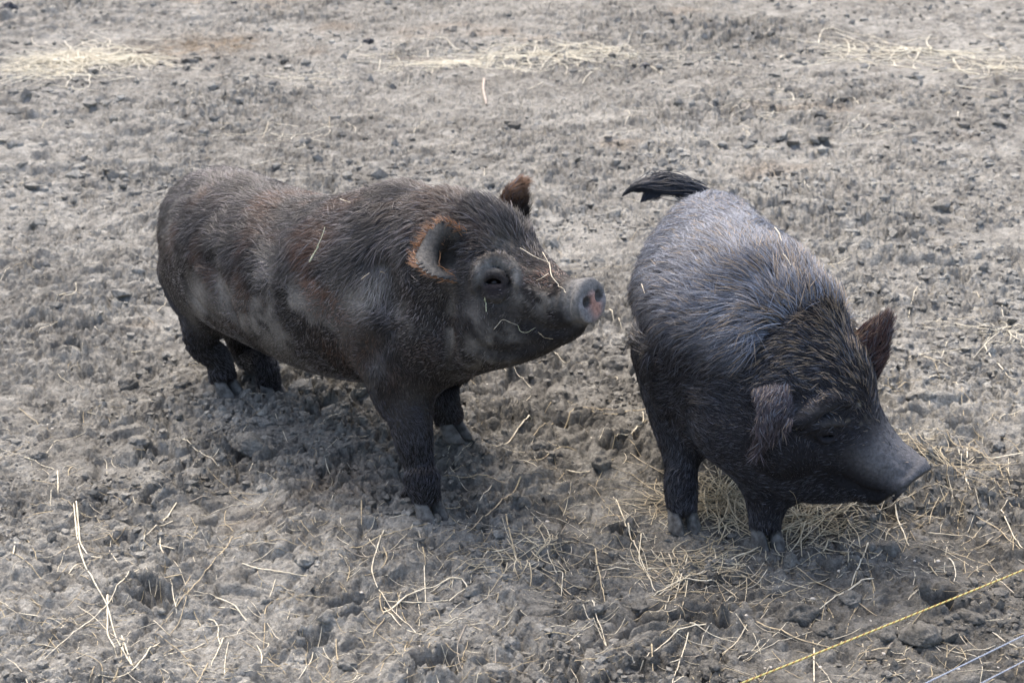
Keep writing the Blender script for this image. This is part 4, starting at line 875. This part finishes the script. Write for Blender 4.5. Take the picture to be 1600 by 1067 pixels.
tag(strand_set('fence_wire', on_z(1130, 1067, wz), on_z(1600, 880, wz), .0008, .00085, 3, .012, [m_yel, m_orn], .9), 'twisted yellow electric fence wire crossing low over the mud in the right foreground', 'fence wire', 'electric fence wires')
tag(strand_set('fence_wire', on_z(1422, 1067, wz), on_z(1600, 981, wz), .0005, .0007, 2, .011, [m_steel], .9), 'thin grey fence wire next below the yellow one', 'fence wire', 'electric fence wires')
tag(strand_set('fence_wire', on_z(1510, 1067, wz), on_z(1600, 1021, wz), .0005, .0006, 2, .011, [m_steel], .9), 'thin grey fence wire nearest the bottom right corner', 'fence wire', 'electric fence wires')

# ------------------------------------------------------------------ labels that single each small thing out by look and landmark
MARKS = {"the brown pig's near front hoof": (670, 800), "the brown pig's hind hooves": (385, 612), "the brown pig's far front hoof": (708, 672), "the brown pig's snout": (930, 470), "the brown pig's rump": (245, 380), "the brown pig's ears": (740, 340), "the brown pig's back": (450, 270),
         "the black pig's outer front hoof": (1065, 815), "the black pig's inner front hoof": (1195, 843), "the black pig's snout": (1425, 765), "the black pig's pricked ear": (1375, 520), "the black pig's tail": (1000, 305), "the black pig's back": (1230, 400), "the black pig's flank": (990, 560),
         "the yellow fence wire": (1365, 973), "the grey fence wires": (1520, 1020), "the pale hay heap": (130, 105), "the middle hay streak": (850, 88), "the bare stick": (757, 147), "the right hay streak": (1440, 90), "the lower left corner": (40, 1020), "the bottom edge's middle": (760, 1050), "the left edge": (0, 620), "the right edge": (1600, 620), "the cracked mud mound": (1235, 960)}
ORD = ['nearest', 'second nearest', 'third nearest', 'fourth nearest', 'fifth nearest', 'sixth nearest', 'seventh nearest', 'eighth nearest', 'ninth nearest', 'tenth nearest', 'eleventh nearest', 'twelfth nearest', 'thirteenth nearest', 'fourteenth nearest']
byl = {}
for (o, c, look, grp) in THINGS:
    x, y = to_px(c); n_ = min(MARKS, key=lambda m: math.hypot(MARKS[m][0] - x, MARKS[m][1] - y)); mx_, my_ = MARKS[n_]
    if abs(x - mx_) > abs(y - my_): rel = 'left of' if x < mx_ else 'right of'
    else: rel = 'behind' if y < my_ else 'in front of'
    if 'edge' in n_ or 'corner' in n_: rel = 'by'
    o['group'] = grp; byl.setdefault(f'{look} {rel} {n_}', []).append((math.hypot(mx_ - x, my_ - y), o))
for lab, lst in byl.items():
    lst.sort(key=lambda t_: t_[0])
    for i, (_, o) in enumerate(lst): o['label'] = lab if len(lst) == 1 else lab + ', ' + ORD[min(i, 13)]
